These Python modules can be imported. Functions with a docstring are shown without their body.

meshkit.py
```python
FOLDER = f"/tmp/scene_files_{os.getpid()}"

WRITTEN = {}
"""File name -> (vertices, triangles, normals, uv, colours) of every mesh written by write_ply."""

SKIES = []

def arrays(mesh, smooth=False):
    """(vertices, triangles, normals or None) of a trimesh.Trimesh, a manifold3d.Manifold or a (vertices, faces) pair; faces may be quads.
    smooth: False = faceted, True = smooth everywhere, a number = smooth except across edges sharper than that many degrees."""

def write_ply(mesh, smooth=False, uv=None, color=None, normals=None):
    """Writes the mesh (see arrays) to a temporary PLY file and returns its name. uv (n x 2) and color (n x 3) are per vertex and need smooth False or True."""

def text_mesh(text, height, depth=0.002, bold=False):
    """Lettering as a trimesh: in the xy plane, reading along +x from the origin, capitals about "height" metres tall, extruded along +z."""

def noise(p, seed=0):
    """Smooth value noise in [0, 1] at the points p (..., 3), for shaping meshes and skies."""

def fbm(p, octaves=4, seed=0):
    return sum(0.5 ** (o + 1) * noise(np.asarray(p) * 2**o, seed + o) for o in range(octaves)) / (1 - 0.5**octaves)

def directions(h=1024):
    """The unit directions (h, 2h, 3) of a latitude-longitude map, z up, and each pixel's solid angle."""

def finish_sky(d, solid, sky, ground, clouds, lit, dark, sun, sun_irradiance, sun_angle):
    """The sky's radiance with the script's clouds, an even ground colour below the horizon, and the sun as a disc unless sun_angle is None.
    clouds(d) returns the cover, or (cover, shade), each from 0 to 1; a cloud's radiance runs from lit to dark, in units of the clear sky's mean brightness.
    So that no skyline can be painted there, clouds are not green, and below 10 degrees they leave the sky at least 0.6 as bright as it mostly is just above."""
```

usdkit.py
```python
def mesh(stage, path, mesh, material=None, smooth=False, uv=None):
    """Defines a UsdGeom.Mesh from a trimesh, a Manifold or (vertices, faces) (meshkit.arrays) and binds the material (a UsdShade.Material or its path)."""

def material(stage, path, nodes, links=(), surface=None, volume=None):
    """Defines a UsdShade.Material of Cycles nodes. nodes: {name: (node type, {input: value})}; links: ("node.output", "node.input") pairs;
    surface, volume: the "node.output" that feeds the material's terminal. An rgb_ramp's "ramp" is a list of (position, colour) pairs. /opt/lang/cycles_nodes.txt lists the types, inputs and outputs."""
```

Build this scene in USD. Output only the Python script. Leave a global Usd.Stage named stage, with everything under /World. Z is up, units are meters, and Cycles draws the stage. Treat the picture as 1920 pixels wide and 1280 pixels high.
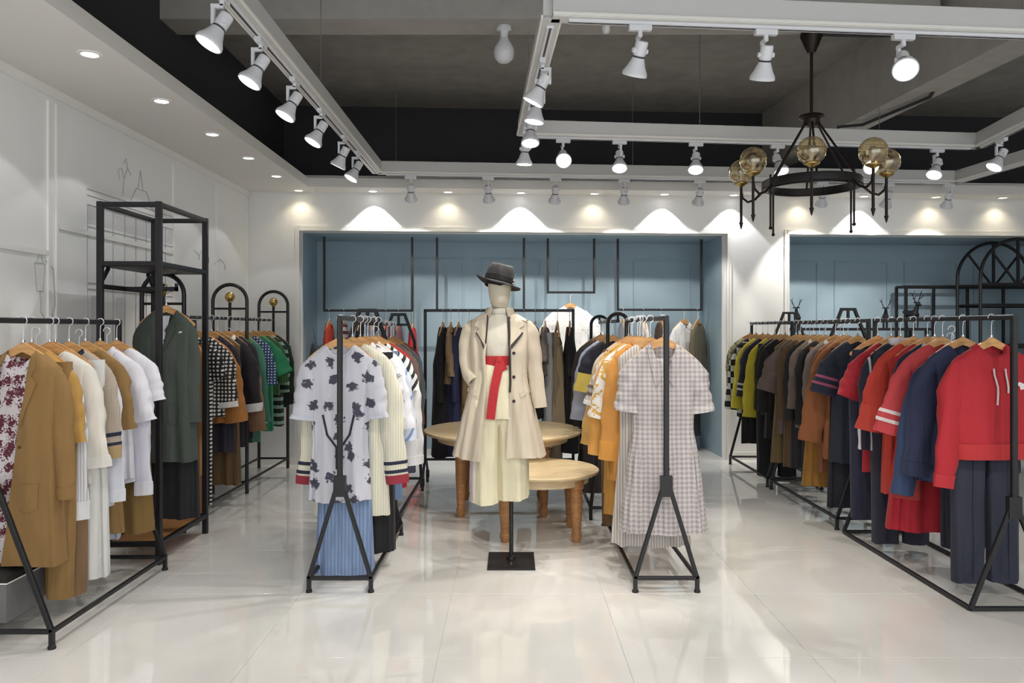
import math, random
import numpy as np, trimesh, usdkit, meshkit
from pxr import Usd, UsdGeom, UsdLux, UsdShade, Gf, Sdf, Vt
from shapely.geometry import Polygon
from scipy.interpolate import LinearNDInterpolator, NearestNDInterpolator

stage = Usd.Stage.CreateInMemory()
UsdGeom.SetStageUpAxis(stage, UsdGeom.Tokens.z)
UsdGeom.SetStageMetersPerUnit(stage, 1.0)
UsdGeom.Xform.Define(stage, '/World')
UsdGeom.Scope.Define(stage, '/World/Looks')
PI = math.pi

# ------------------------------------------------------------------ camera, outside light, exposure
cam = UsdGeom.Camera.Define(stage, '/World/camera')
cam.CreateHorizontalApertureAttr(36.0)
cam.CreateVerticalApertureAttr(24.0)
cam.CreateFocalLengthAttr(27.19)
cam.CreateHorizontalApertureOffsetAttr(0.056)
cam.CreateVerticalApertureOffsetAttr(-0.431)
cam.CreateClippingRangeAttr(Gf.Vec2f(0.05, 100))
cam.CreateFStopAttr(0.0)
cam.AddTranslateOp().Set(Gf.Vec3d(0, 0, 1.4))
cam.AddRotateXYZOp().Set(Gf.Vec3f(90, 0, 0))
cam.CreateExposureAttr(0.14)
# the open shop front behind the camera lets in the even light of the mall
dome = UsdLux.DomeLight.Define(stage, '/World/mall_daylight')
dome.CreateIntensityAttr(0.62)
dome.CreateColorAttr(Gf.Vec3f(0.95, 0.98, 1.0))
K_SPOT, K_DOWN = 12.5, 6.8           # lamp strengths, used by the lamp builders below

# ------------------------------------------------------------------ names, things, materials
_used = {}
def numbered(parent, name):
    n = _used.get((parent, name), 0)
    _used[(parent, name)] = n + 1
    return name if n == 0 else f'{name}_{n:03d}'

def tag(o, label=None, cat=None, group=None, kind=None):
    p = o.GetPrim() if hasattr(o, 'GetPrim') else o
    for k, v in (('label', label), ('category', cat), ('group', group), ('kind', kind)):
        if v: p.SetCustomDataByKey(k, v)
    return p

def thing(name, label, cat, loc=(0, 0, 0), rz=0.0, group=None, kind=None):
    x = UsdGeom.Xform.Define(stage, '/World/' + numbered('/World', name))
    x.AddTranslateOp().Set(Gf.Vec3d(*map(float, loc)))
    if rz: x.AddRotateZOp().Set(float(rz))
    return tag(x, label, cat, group, kind)

def obj(name, mesh, mat, parent=None, smooth=35, label=None, kind=None):
    base = '/World' if parent is None else str(parent.GetPath())
    m = usdkit.mesh(stage, base + '/' + numbered(base, name), mesh, mat, smooth=smooth)
    return tag(m, label, None, None, kind)

def dup(root, name, label, loc, rz=0.0, group=None):
    r = thing(name, label, root.GetCustomDataByKey('category'), loc, rz, group or root.GetCustomDataByKey('group'))
    r.GetReferences().AddInternalReference(root.GetPath())
    r.SetInstanceable(True)
    return r

def lin(c):
    return tuple((x / 12.92 if x <= .04045 else ((x + .055) / 1.055) ** 2.4) for x in (v / 255.0 for v in c))

def mat(name, nodes, links, surface='p.BSDF'):
    return usdkit.material(stage, '/World/Looks/' + name, nodes, links, surface=surface)

def plain(name, c, rough=.5, metal=0.0, bump=0.0, scale=60, var=0.06, **kw):
    c = lin(c)
    if var <= .03 and bump <= .1:
        return mat(name, {'p': ('principled_bsdf', {'base_color': c, 'roughness': rough, 'metallic': metal, **kw})}, [])
    lo, hi = [x * (1 - var) for x in c], [min(1, x * (1 + var)) for x in c]
    n = {'tc': ('texture_coordinate', {}), 'n': ('noise_texture', {'scale': scale, 'detail': 3}),
         'r': ('rgb_ramp', {'ramp': [(0.3, lo), (0.7, hi)]}),
         'p': ('principled_bsdf', {'roughness': rough, 'metallic': metal, **kw})}
    l = [('tc.object', 'n.vector'), ('n.fac', 'r.fac'), ('r.color', 'p.base_color')]
    if bump:
        n['b'] = ('bump', {'strength': bump, 'distance': 0.004})
        l += [('n.fac', 'b.height'), ('b.normal', 'p.normal')]
    return mat(name, n, l)

def emit(name, c, s):
    return mat(name, {'e': ('emission', {'color': c, 'strength': s})}, [], 'e.emission')

_fab = {}
def fab(c, pattern=None, c2=None, **k):
    """Woven cloth: a colour, or two colours in a printed / woven pattern laid out on the garment's own x-z plane."""
    key = (tuple(c), pattern, None if c2 is None else tuple(c2), tuple(sorted(k.items())))
    if key in _fab: return _fab[key]
    name = f'cloth_{len(_fab):03d}'
    tone = lambda q: tuple(.94 * (x * .86 + .14 * (.3 * q[0] + .59 * q[1] + .11 * q[2])) for x in q)
    a = lin(tone(c)); b = lin(tone(c2)) if c2 else a
    n = {'tc': ('texture_coordinate', {}), 
         'm': ('mapping', {'rotation': (PI / 2, 0, 0), 'location': (.37, .11, .05)}),
         'v': ('noise_texture', {'scale': 5, 'detail': 1}),
         'vr': ('rgb_ramp', {'ramp': [(.25, (.90, .90, .90)), (.75, (1, 1, 1))]}),
         'fm': ('mapping', {'scale': (20, 20, 4.0)}), 'fn': ('noise_texture', {'scale': 1.0, 'detail': 1}),
         'fold': ('bump', {'strength': .6, 'distance': .022}),
         'mul': ('mix_color', {'blend_type': 'multiply', 'fac': 1.0}),
         'p': ('principled_bsdf', {'roughness': k.get('rough', .82), 'sheen_weight': .04, 'sheen_roughness': .5})}
    l = [('tc.object', 'm.vector'), ('tc.object', 'v.vector'), ('v.fac', 'vr.fac'),
         ('tc.object', 'fm.vector'), ('fm.vector', 'fn.vector'), ('fn.fac', 'fold.height'), ('fold.normal', 'p.normal'), ('vr.color', 'mul.b'), ('mul.result', 'p.base_color')]
    if pattern is None:
        n['mul'][1]['a'] = a
    else:
        n['mix'] = ('mix_color', {'blend_type': 'mix', 'a': a, 'b': b})
        l.append(('mix.result', 'mul.a'))
        if pattern == 'dots':
            n['t'] = ('voronoi_texture', {'dimensions': '2D', 'scale': k.get('s', 45), 'randomness': 0.0})
            n['c'] = ('map_range', {'from_min': k.get('r', .33), 'from_max': k.get('r', .33) - .05, 'to_min': 0, 'to_max': 1, 'clamp': True})
            l += [('m.vector', 't.vector'), ('t.distance', 'c.value'), ('c.result', 'mix.fac')]
        elif pattern == 'floral':
            n['nz'] = ('noise_texture', {'scale': k.get('s', 9) * 5, 'detail': 2})
            n['add'] = ('mix_color', {'blend_type': 'add', 'fac': k.get('d', .06)})
            n['t'] = ('voronoi_texture', {'dimensions': '2D', 'scale': k.get('s', 9), 'randomness': .75})
            n['c'] = ('map_range', {'from_min': k.get('r', .34), 'from_max': k.get('r', .34) - .07, 'to_min': 0, 'to_max': 1, 'clamp': True})
            l += [('m.vector', 'nz.vector'), ('m.vector', 'add.a'), ('nz.color', 'add.b'), ('add.result', 't.vector'),
                  ('t.distance', 'c.value'), ('c.result', 'mix.fac')]
        elif pattern == 'leaf':
            n['t'] = ('noise_texture', {'scale': k.get('s', 22), 'detail': 2, 'distortion': 1.2})
            n['c'] = ('map_range', {'from_min': k.get('r', .52), 'from_max': k.get('r', .52) + .05, 'to_min': 0, 'to_max': 1, 'clamp': True})
            l += [('m.vector', 't.vector'), ('t.fac', 'c.value'), ('c.result', 'mix.fac')]
        elif pattern in ('stripe', 'hstripe', 'diag'):
            n['t'] = ('wave_texture', {'wave_type': 'bands', 'bands_direction': {'stripe': 'x', 'hstripe': 'y', 'diag': 'diagonal'}[pattern],
                                       'scale': k.get('s', 20), 'distortion': k.get('d', 0.0)})
            n['c'] = ('map_range', {'from_min': k.get('r', .5), 'from_max': k.get('r', .5) + .12, 'to_min': 0, 'to_max': 1, 'clamp': True})
            l += [('m.vector', 't.vector'), ('t.fac', 'c.value'), ('c.result', 'mix.fac')]
        elif pattern == 'check':
            n['t'] = ('wave_texture', {'bands_direction': 'x', 'scale': k.get('s', 12)})
            n['t2'] = ('wave_texture', {'bands_direction': 'y', 'scale': k.get('s', 12)})
            n['av'] = ('math', {'math_type': 'add'})
            n['c'] = ('map_range', {'from_min': k.get('lo', .55), 'from_max': k.get('hi', 1.5), 'to_min': 0, 'to_max': 1, 'clamp': True})
            l += [('m.vector', 't.vector'), ('m.vector', 't2.vector'), ('t.fac', 'av.value1'), ('t2.fac', 'av.value2'),
                  ('av.value', 'c.value'), ('c.result', 'mix.fac')]
        elif pattern == 'blocks':
            n['t'] = ('checker_texture', {'scale': k.get('s', 26), 'color1': (0, 0, 0), 'color2': (1, 1, 1)})
            l += [('m.vector', 't.vector'), ('t.fac', 'mix.fac')]
    _fab[key] = mat(name, n, l)
    return _fab[key]

# ------------------------------------------------------------------ mesh helpers
cat_ = trimesh.util.concatenate
def box(x0, x1, y0, y1, z0, z1):
    m = trimesh.creation.box([x1 - x0, y1 - y0, z1 - z0])
    m.apply_translation([(x0 + x1) / 2, (y0 + y1) / 2, (z0 + z1) / 2])
    return m

def bar(p, q, w=.025, h=None, bev=.15):
    """A square-section metal bar from p to q with chamfered long edges."""
    p, q = np.array(p, float), np.array(q, float)
    h = w if h is None else h
    d = q - p; L = np.linalg.norm(d); d /= L
    up = np.array([0, 0, 1.0]) if abs(d[2]) < .9 else np.array([0, 1.0, 0])
    a = np.cross(d, up); a /= np.linalg.norm(a); b = np.cross(a, d)
    c = bev * min(w, h)
    pts = [(w/2-c, h/2), (w/2, h/2-c), (w/2, -h/2+c), (w/2-c, -h/2), (-w/2+c, -h/2), (-w/2, -h/2+c), (-w/2, h/2-c), (-w/2+c, h/2)]
    v = [p + a * x + b * y for x, y in pts] + [q + a * x + b * y for x, y in pts]
    f = []
    for i in range(8):
        j = (i + 1) % 8
        f += [[i, j, 8 + j], [i, 8 + j, 8 + i]]
    for i in range(1, 7):
        f += [[0, i + 1, i], [8, 8 + i, 9 + i]]
    return trimesh.Trimesh(np.array(v), np.array(f)[:, ::-1], process=False)

def tube(path, r, sides=10, caps=True):
    p = np.asarray(path, float)
    t = np.gradient(p, axis=0); t /= np.linalg.norm(t, axis=1, keepdims=True)
    r = np.broadcast_to(r, (len(p),))
    ref = np.array([0, 1.0, 0]) if abs(t[:, 1]).max() < .95 else np.array([1.0, 0, 0]) if abs(t[:, 0]).max() < .95 else np.array([0, 0, 1.0])
    a = np.cross(t, ref); a /= np.linalg.norm(a, axis=1, keepdims=True) + 1e-12
    b = np.cross(t, a)
    an = np.arange(sides) * 2 * PI / sides
    v = (p[:, None] + r[:, None, None] * (np.cos(an)[None, :, None] * a[:, None] + np.sin(an)[None, :, None] * b[:, None])).reshape(-1, 3)
    f = []
    for i in range(len(p) - 1):
        for j in range(sides):
            k = (j + 1) % sides
            f += [[i*sides+j, i*sides+k, (i+1)*sides+k], [i*sides+j, (i+1)*sides+k, (i+1)*sides+j]]
    if caps:
        n = len(v); v = np.vstack([v, p[0], p[-1]])
        for j in range(sides):
            k = (j + 1) % sides
            f += [[n, k, j], [n + 1, (len(p)-1)*sides+j, (len(p)-1)*sides+k]]
    return trimesh.Trimesh(v, np.array(f), process=False)

def lathe(prof, n=28):
    """Revolve (r, z) pairs about z."""
    m = trimesh.creation.revolve(np.array(prof, float), sections=n)
    return m

def rings(R, closed=True, cap0=False, cap1=False):
    """Skin of a list of equally long rings of points."""
    R = [np.asarray(r, float) for r in R]
    n = len(R[0]); v = np.vstack(R); f = []
    m = n if closed else n - 1
    I = np.arange(m); J = (I + 1) % n
    for i in range(len(R) - 1):
        a, b = i * n, (i + 1) * n
        f.append(np.stack([a + I, a + J, b + J], 1)); f.append(np.stack([a + I, b + J, b + I], 1))
    f = [np.vstack(f)]
    extra = []
    if cap0:
        k = len(v) + len(extra); extra.append(R[0].mean(0)); f.append(np.stack([np.full(m, k), J, I], 1))
    if cap1:
        k = len(v) + len(extra); extra.append(R[-1].mean(0)); o = (len(R) - 1) * n
        f.append(np.stack([np.full(m, k), o + I, o + J], 1))
    if extra: v = np.vstack([v] + extra)
    return trimesh.Trimesh(v, np.vstack(f), process=False)

def mirror_y(mesh): return mesh
def xf(mesh, M):
    m = mesh.copy(); m.apply_transform(M); return m
def look_dir(d):
    """Rotation whose -z axis points along d."""
    z = -np.array(d, float); z /= np.linalg.norm(z)
    u = np.array([0, 0, 1.0]) if abs(z[2]) < .95 else np.array([0, 1.0, 0])
    x = np.cross(u, z); x /= np.linalg.norm(x); y = np.cross(z, x)
    M = np.eye(4); M[:3, 0], M[:3, 1], M[:3, 2] = x, y, z
    return M

# ------------------------------------------------------------------ shared materials
M_WHITE = plain('white_wall_paint', (236, 236, 234), .6, bump=.05, scale=40, var=.015)
M_SOFFIT = plain('soffit_paint', (230, 228, 224), .65, var=.015)
M_TRIM = plain('white_trim', (238, 237, 232), .4, var=.01)
M_FRAME = plain('frame_paint', (208, 208, 206), .45, var=.01)
M_BLUE = plain('grey_blue_paint', (147, 169, 182), .55, bump=.05, scale=40, var=.02)
M_BLUET = plain('grey_blue_trim', (143, 165, 179), .45, var=.02)
M_DARK = plain('dark_ceiling_paint', (140, 137, 133), .8, bump=.2, scale=6, var=.12)
M_BEAM = plain('beam_paint', (164, 161, 156), .75, bump=.1, scale=8, var=.06)
M_BLACKW = plain('black_paint', (50, 50, 54), .85, var=.06)
M_METAL = plain('black_metal', (34, 33, 36), .42, .25, bump=.08, scale=120)
M_LWHITE = plain('lamp_white', (226, 227, 232), .32, var=.01)
M_CHROME = plain('chrome', (205, 205, 210), .2, 1.0, var=.02)
M_WIRE = plain('white_hook_wire', (225, 225, 230), .3, .2, var=.02)
M_BRASS = plain('brass', (190, 160, 95), .28, .9, var=.05)
M_SLOT = plain('track_slot', (60, 60, 64), .5)
M_GREYL = plain('lamp_grey', (170, 170, 172), .35, .3)
M_BROWNM = plain('bronze_metal', (46, 36, 32), .4, .6)
M_LENS = emit('lens_lit', (1.0, .98, .95), 9.0)
M_LENSC = emit('lens_lit_cool', (.93, .97, 1.0), 14.0)
M_DOWN = emit('downlight_lit', (1.0, .98, .95), 9.0)
M_DOWNW = emit('downlight_lit_warm', (1.0, .88, .62), 7.0)
M_FLOOR = mat('polished_tile', {
    'tc': ('texture_coordinate', {}), 'n': ('noise_texture', {'scale': 1.7, 'detail': 5, 'roughness': .55}),
    'r': ('rgb_ramp', {'ramp': [(.3, lin((230, 228, 223))), (.7, lin((238, 236, 232)))]}),
    'n2': ('noise_texture', {'scale': 6, 'detail': 3}), 'rr': ('map_range', {'to_min': .035, 'to_max': .055}),
    'p': ('principled_bsdf', {'specular_ior_level': .55, 'coat_weight': .35, 'coat_roughness': .05})},
    [('tc.object', 'n.vector'), ('tc.object', 'n2.vector'), ('n.fac', 'r.fac'), ('r.color', 'p.base_color'),
     ('n2.fac', 'rr.value'), ('rr.result', 'p.roughness')])
M_GROUT = plain('tile_joint', (222, 220, 214), .6)
def wood(name, a, b, rough=.45, s=1.0):
    return mat(name, {'tc': ('texture_coordinate', {}), 'mp': ('mapping', {'scale': (3 * s, 22 * s, 22 * s)}),
        'n': ('noise_texture', {'scale': 2.2, 'detail': 4, 'distortion': 1.2}),
        'r': ('rgb_ramp', {'ramp': [(.3, lin(a)), (.7, lin(b))]}), 'b': ('bump', {'strength': .12, 'distance': .002}),
        'p': ('principled_bsdf', {'roughness': rough})},
        [('tc.object', 'mp.vector'), ('mp.vector', 'n.vector'), ('n.fac', 'r.fac'), ('r.color', 'p.base_color'), ('n.fac', 'b.height'), ('b.normal', 'p.normal')])
M_HANG = wood('hanger_wood', (196, 142, 84), (222, 172, 112), .4)
M_TABLE = wood('pale_oak', (206, 182, 142), (224, 204, 166), .35)
M_TLEG = wood('leg_oak', (150, 104, 62), (182, 132, 84), .45)
M_GLASS = mat('amber_glass', {'fr': ('layer_weight', {'blend': .35}), 't': ('transparent_bsdf', {'color': (.93, .84, .64)}),
    'g': ('glossy_bsdf', {'color': (.9, .84, .7), 'roughness': .05}), 'mx': ('mix_closure', {}),
    'mr': ('map_range', {'to_min': .16, 'to_max': .9, 'clamp': True})},
    [('fr.facing', 'mr.value'), ('mr.result', 'mx.fac'), ('t.BSDF', 'mx.closure1'), ('g.BSDF', 'mx.closure2')], 'mx.closure')

# ------------------------------------------------------------------ room shell
XL, XR, YF = -2.71, 6.7, -2.6
TH = math.radians(3.4)
def wall_matrix():
    M = np.eye(4); c, s = math.cos(TH), math.sin(TH)
    M[:3, 0] = (c, s, 0); M[:3, 1] = (-s, c, 0); M[:3, 3] = (XL, 8.0, 0)
    return M
WM = wall_matrix()                       # back-wall frame: s along the wall from the left corner, n into the wall, z up
def W(s, n, z): return tuple((WM @ np.array([s, n, z, 1.0]))[:3])
def wbox(s0, s1, n0, n1, z0, z1): return xf(box(s0, s1, n0, n1, z0, z1), WM)

floor = thing('floor', 'glossy cream porcelain tile floor of the clothes shop', 'floor', kind='structure')
obj('screed', box(XL - .1, XR + .1, YF, 9.9, -.05, -.004), M_GROUT, floor, smooth=False)
ts = .8
for i in range(12):
    for j in range(11):
        x0, y0 = XL + i * ts, .9 + j * ts
        x1, y1 = min(x0 + ts, XR), min(y0 + ts, 9.75)
        if x1 - x0 < .05 or y1 - y0 < .05: continue
        g = .0009; b = .0008
        v = np.array([(x0+g, y0+g, -.004), (x1-g, y0+g, -.004), (x1-g, y1-g, -.004), (x0+g, y1-g, -.004),
             (x0+g, y0+g, -b), (x1-g, y0+g, -b), (x1-g, y1-g, -b), (x0+g, y1-g, -b),
             (x0+g+b, y0+g+b, 0), (x1-g-b, y0+g+b, 0), (x1-g-b, y1-g-b, 0), (x0+g+b, y1-g-b, 0)])
        q = [(0,1,5,4),(1,2,6,5),(2,3,7,6),(3,0,4,7),(4,5,9,8),(5,6,10,9),(6,7,11,10),(7,4,8,11),(8,9,10,11)]
        obj('tile', (v, np.array(q)), M_FLOOR, floor, smooth=False)
obj('front_floor', box(XL, XR, YF, .8986, -.004, 0), M_FLOOR, floor, smooth=False)

wl = thing('wall_left', 'white panelled left wall with faint grey line drawings', 'wall', kind='structure')
obj('plaster', box(XL - .12, XL, YF, 8.2, 0, 3.9), M_WHITE, wl, smooth=False)
def lstrip(name, y0, y1, z0, z1, t=.012, m=M_TRIM): obj(name, box(XL, XL + t, y0, y1, z0, z1), m, wl, smooth=False)
for y in (4.52, 4.60, 6.2, 7.1, 7.93): lstrip('panel_moulding', y, y + .022, .05, 2.74)
lstrip('panel_moulding', 4.62, 6.2, 2.0, 2.03); lstrip('panel_moulding', 2.6, 4.52, 1.83, 1.86)
lstrip('cornice', YF, 7.98, 2.765, 2.82, .02)
lstrip('baseboard', YF, 7.98, 0, .08, .014)

wb = thing('wall_back', 'white back wall framing two grey-blue alcoves', 'wall', kind='structure')
OP = [(.524, 5.04), (5.716, 9.2)]; ZT = 2.42; AD = .95
for s0, s1, z0 in ((-.02, .524, 0), (5.04, 5.716, 0), (9.2, 9.8, 0)):
    obj('pier', wbox(s0, s1, 0, .16, z0, 3.0), M_WHITE, wb, smooth=False)
for s0, s1 in OP: obj('lintel', wbox(s0, s1, 0, .16, ZT, 3.0), M_WHITE, wb, smooth=False)
for k, (s0, s1) in enumerate(OP):
    al = thing(f'wall_alcove', ('wide grey-blue alcove with hanging rails behind the dressed dummy', 'grey-blue alcove at right behind the arched shelf')[k], 'wall', kind='structure')
    obj('alcove_back', wbox(s0 - .1, s1 + .1, AD, AD + .1, 0, 2.7), M_BLUE, al, smooth=False)
    obj('alcove_side', wbox(s0 - .1, s0, .16, AD, 0, 2.7), M_BLUE, al, smooth=False)
    obj('alcove_side', wbox(s1, s1 + .1, .16, AD, 0, 2.7), M_BLUE, al, smooth=False)
    obj('alcove_top', wbox(s0, s1, .16, AD, ZT, ZT + .1), M_BLUE, al, smooth=False)
    n = 5 if k == 0 else 4
    w = (s1 - s0) / n
    for i in range(n):
        a, b = s0 + i * w + .1, s0 + (i + 1) * w - .1
        for u0, u1, z0, z1 in ((a, a + .018, .2, 2.2), (b - .018, b, .2, 2.2), (a, b, 2.2, 2.218), (a, b, .18, .2)):
            obj('panel_moulding', wbox(u0, u1, AD - .013, AD, z0, z1), M_BLUET, al, smooth=False)
    tr = thing('trim', ('white raised frame around the wide alcove opening', 'white raised frame around the right alcove opening')[k], 'trim', kind='structure')
    for u0, u1, z0, z1 in ((s0 - .045, s0, 0, ZT + .05), (s1, s1 + .045, 0, ZT + .05), (s0, s1, ZT, ZT + .05)):
        obj('casing', wbox(u0, u1, -.022, .02, z0, z1), M_TRIM, tr, smooth=False)
        obj('bead', wbox(u0 + (.03 if u0 < s0 else 0), u1 - (.03 if u1 > s1 else 0), -.03, -.022, z0, z1 if z0 == 0 else z0 + .015), M_TRIM, tr, smooth=False)
bb = thing('baseboard_back', 'low white skirting along the back wall piers', 'baseboard', kind='structure')
for s0, s1 in ((.0, .478), (5.086, 5.67)): obj('skirting', wbox(s0, s1, -.014, 0, 0, .08), M_TRIM, bb, smooth=False)
tag(obj('wall_right', box(XR, XR + .12, YF, 9.9, 0, 3.9), M_WHITE, smooth=False), 'plain white right wall of the shop', 'wall', kind='structure')

so = thing('soffit', 'white lowered ceiling border with recessed downlights along left and back walls', 'ceiling', kind='structure')
ZS, ZF = 2.82, 2.91
c0 = W(.677, -.331, 0); xs = -2.015
far = W(9.8, -.331, 0); back0 = W(0, .3, 0); back1 = W(9.8, .3, 0)
def slab(poly, z0, z1):
    m = trimesh.creation.extrude_polygon(Polygon(poly), z1 - z0, engine='earcut'); m.apply_translation([0, 0, z0]); return m
obj('left_border', slab([(XL, YF), (xs, YF), (xs, c0[1]), (XL, c0[1])], ZS, ZF), M_SOFFIT, so, smooth=False)
obj('back_border', slab([(XL, c0[1]), c0[:2], far[:2], back1[:2], back0[:2], (XL, 8.2)], ZS, ZF), M_SOFFIT, so, smooth=False)

ce = thing('ceiling', 'dark grey raw concrete ceiling with downstand beams', 'ceiling', kind='structure')
ZC = 3.8
obj('slab', box(XL - .1, XR + .1, YF, 8.95, ZC, ZC + .1), M_DARK, ce, smooth=False)
obj('cross_beam', box(-2.43, 2.98, 5.36, 5.65, 3.55, ZC), M_BEAM, ce, smooth=False)
obj('cross_beam', box(-2.43, XR, 1.2, 1.5, 3.55, ZC), M_BEAM, ce, smooth=False)
bmx = slab([(3.45, .6), (3.73, .6), (3.08, 8.6), (2.8, 8.6)], 3.2, ZC); obj('long_beam', bmx, M_BEAM, ce, smooth=False)
obj('side_wall', box(-2.55, -2.43, YF, 8.4, ZF, ZC), M_BLACKW, ce, smooth=False)
obj('end_wall', wbox(-.1, 9.8, .28, .38, ZF, ZC), M_BLACKW, ce, smooth=False)
obj('conduit', tube([(2.18, 5.60, 3.535), (2.6, 5.60, 3.525), (3.25, 5.56, 3.52), (3.30, 5.62, 3.50), (3.2, 5.9, 3.17), (3.05, 6.7, 3.17), (2.86, 6.75, 3.165), (2.86, 6.76, 3.0)], .014, 8), M_BLACKW, ce)

# ------------------------------------------------------------------ lamps
def lamp_light(parent, pos, d, cone, power, col, soft=.35, r=.02):
    p = str(parent.GetPath()) + '/' + numbered(str(parent.GetPath()), 'bulb_light')
    l = UsdLux.SphereLight.Define(stage, p)
    l.CreateRadiusAttr(r); l.CreateIntensityAttr(power); l.CreateNormalizeAttr(True); l.CreateColorAttr(Gf.Vec3f(*col))
    s = UsdLux.ShapingAPI.Apply(l.GetPrim())
    s.CreateShapingConeAngleAttr(float(cone)); s.CreateShapingConeSoftnessAttr(float(soft))
    M = look_dir(d); M[:3, 3] = pos
    UsdGeom.Xformable(l).AddTransformOp().Set(Gf.Matrix4d(M.T.tolist()))

def downlight(loc, label, warm, group, cone=43, power=1.0):
    t = thing('recessed_downlight', label, 'ceiling light', loc, group=group)
    ring = lathe([(.040, -.001), (.043, -.006), (.058, -.006), (.062, 0), (.062, .004), (.045, .004), (.040, -.001)], 28)
    tr_ = obj('trim_ring', ring, M_TRIM, t)
    obj('lens', lathe([(0, -.002), (.041, -.002), (.041, .003), (0, .003)], 24), M_DOWNW if warm else M_DOWN, tr_, smooth=False)
    lamp_light(t, (0, 0, -.012), (0, 0, -1), cone, K_DOWN * power * (.22 if warm else 1), (1, .86, .62) if warm else (.98, .98, 1), soft=.9 if warm else .12, r=.012)

words = ['nearest', 'second', 'third', 'fourth', 'fifth', 'sixth', 'seventh', 'eighth', 'ninth', 'tenth', 'eleventh']
for i, d in enumerate((2.35, 3.17, 3.99, 4.81, 5.63, 6.41, 7.17)):
    if i < 2:
        downlight((-2.17, d, ZS), f'round recessed downlight in left soffit, out of view near shop front, {words[i]}', False, 'downlights in the left soffit', 50, .25)
    else:
        downlight((-2.17, d, ZS), f'round recessed downlight in the left soffit, {words[i-2] if i > 2 else "largest and nearest"} from the front', False, 'downlights in the left soffit', 50, .25)
for i, (px, warm) in enumerate(((560, 1), (699, 0), (840, 1), (977, 0), (1115, 1), (1246, 0), (1377, 0), (1505, 1), (1620, 0), (1755, 1), (1880, 1))):
    a = (px - 957) / 1450
    y = (8.161 - .125) / (1 - .0594 * a)
    downlight((a * y, y, ZS), f'{"warm yellow" if warm else "cool white"} recessed downlight in the back soffit, {words[i] if i else "first"} from the left corner', warm, 'downlights in the back soffit',
              44 if not warm else 60, 1.0)

ZT_ = 2.89
def member(t, p, q, w=.085, h=.12):
    p, q = np.array(p), np.array(q)
    obj('frame_bar', bar((p[0], p[1], ZT_ + h / 2), (q[0], q[1], ZT_ + h / 2), w, h, .04), M_FRAME, t, smooth=False)
    obj('flange', bar((p[0], p[1], ZT_ + .012), (q[0], q[1], ZT_ + .012), w + .02, .016, .1), M_TRIM, t, smooth=False)
    d = (q - p) / np.linalg.norm(q - p); a, b = p + d * .08, q - d * .08
    obj('track_channel', bar((a[0], a[1], ZT_ - .004), (b[0], b[1], ZT_ - .004), .036, .018, .1), M_LWHITE, t, smooth=False)
    obj('track_slot', bar((a[0], a[1], ZT_ - .0132), (b[0], b[1], ZT_ - .0132), .012, .002, .0), M_SLOT, t, smooth=False)
def hang(t, x, y):
    obj('suspension_wire', tube([(x, y, ZT_ + .11), (x, y, ZC)], .0025, 6), M_CHROME, t)
fa = thing('ceiling_light_grid', 'long white suspended lighting frame in front of the back wall and left soffit', 'lighting frame')
A0, A1, A2 = (-1.275, .6), (-1.275, 7.43), (4.55, 7.89)
A3 = (4.85, 4.5)
member(fa, A0, A1); member(fa, A1, A2); member(fa, A2, A3)
for p in ((-1.275, 3), (-1.275, 5.2), (-1.1, 7.44), (1.2, 7.6), (3.6, 7.82)): hang(fa, *p)
fb = thing('ceiling_light_grid', 'white suspended rectangular lighting frame around the chandelier', 'lighting frame')
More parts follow.
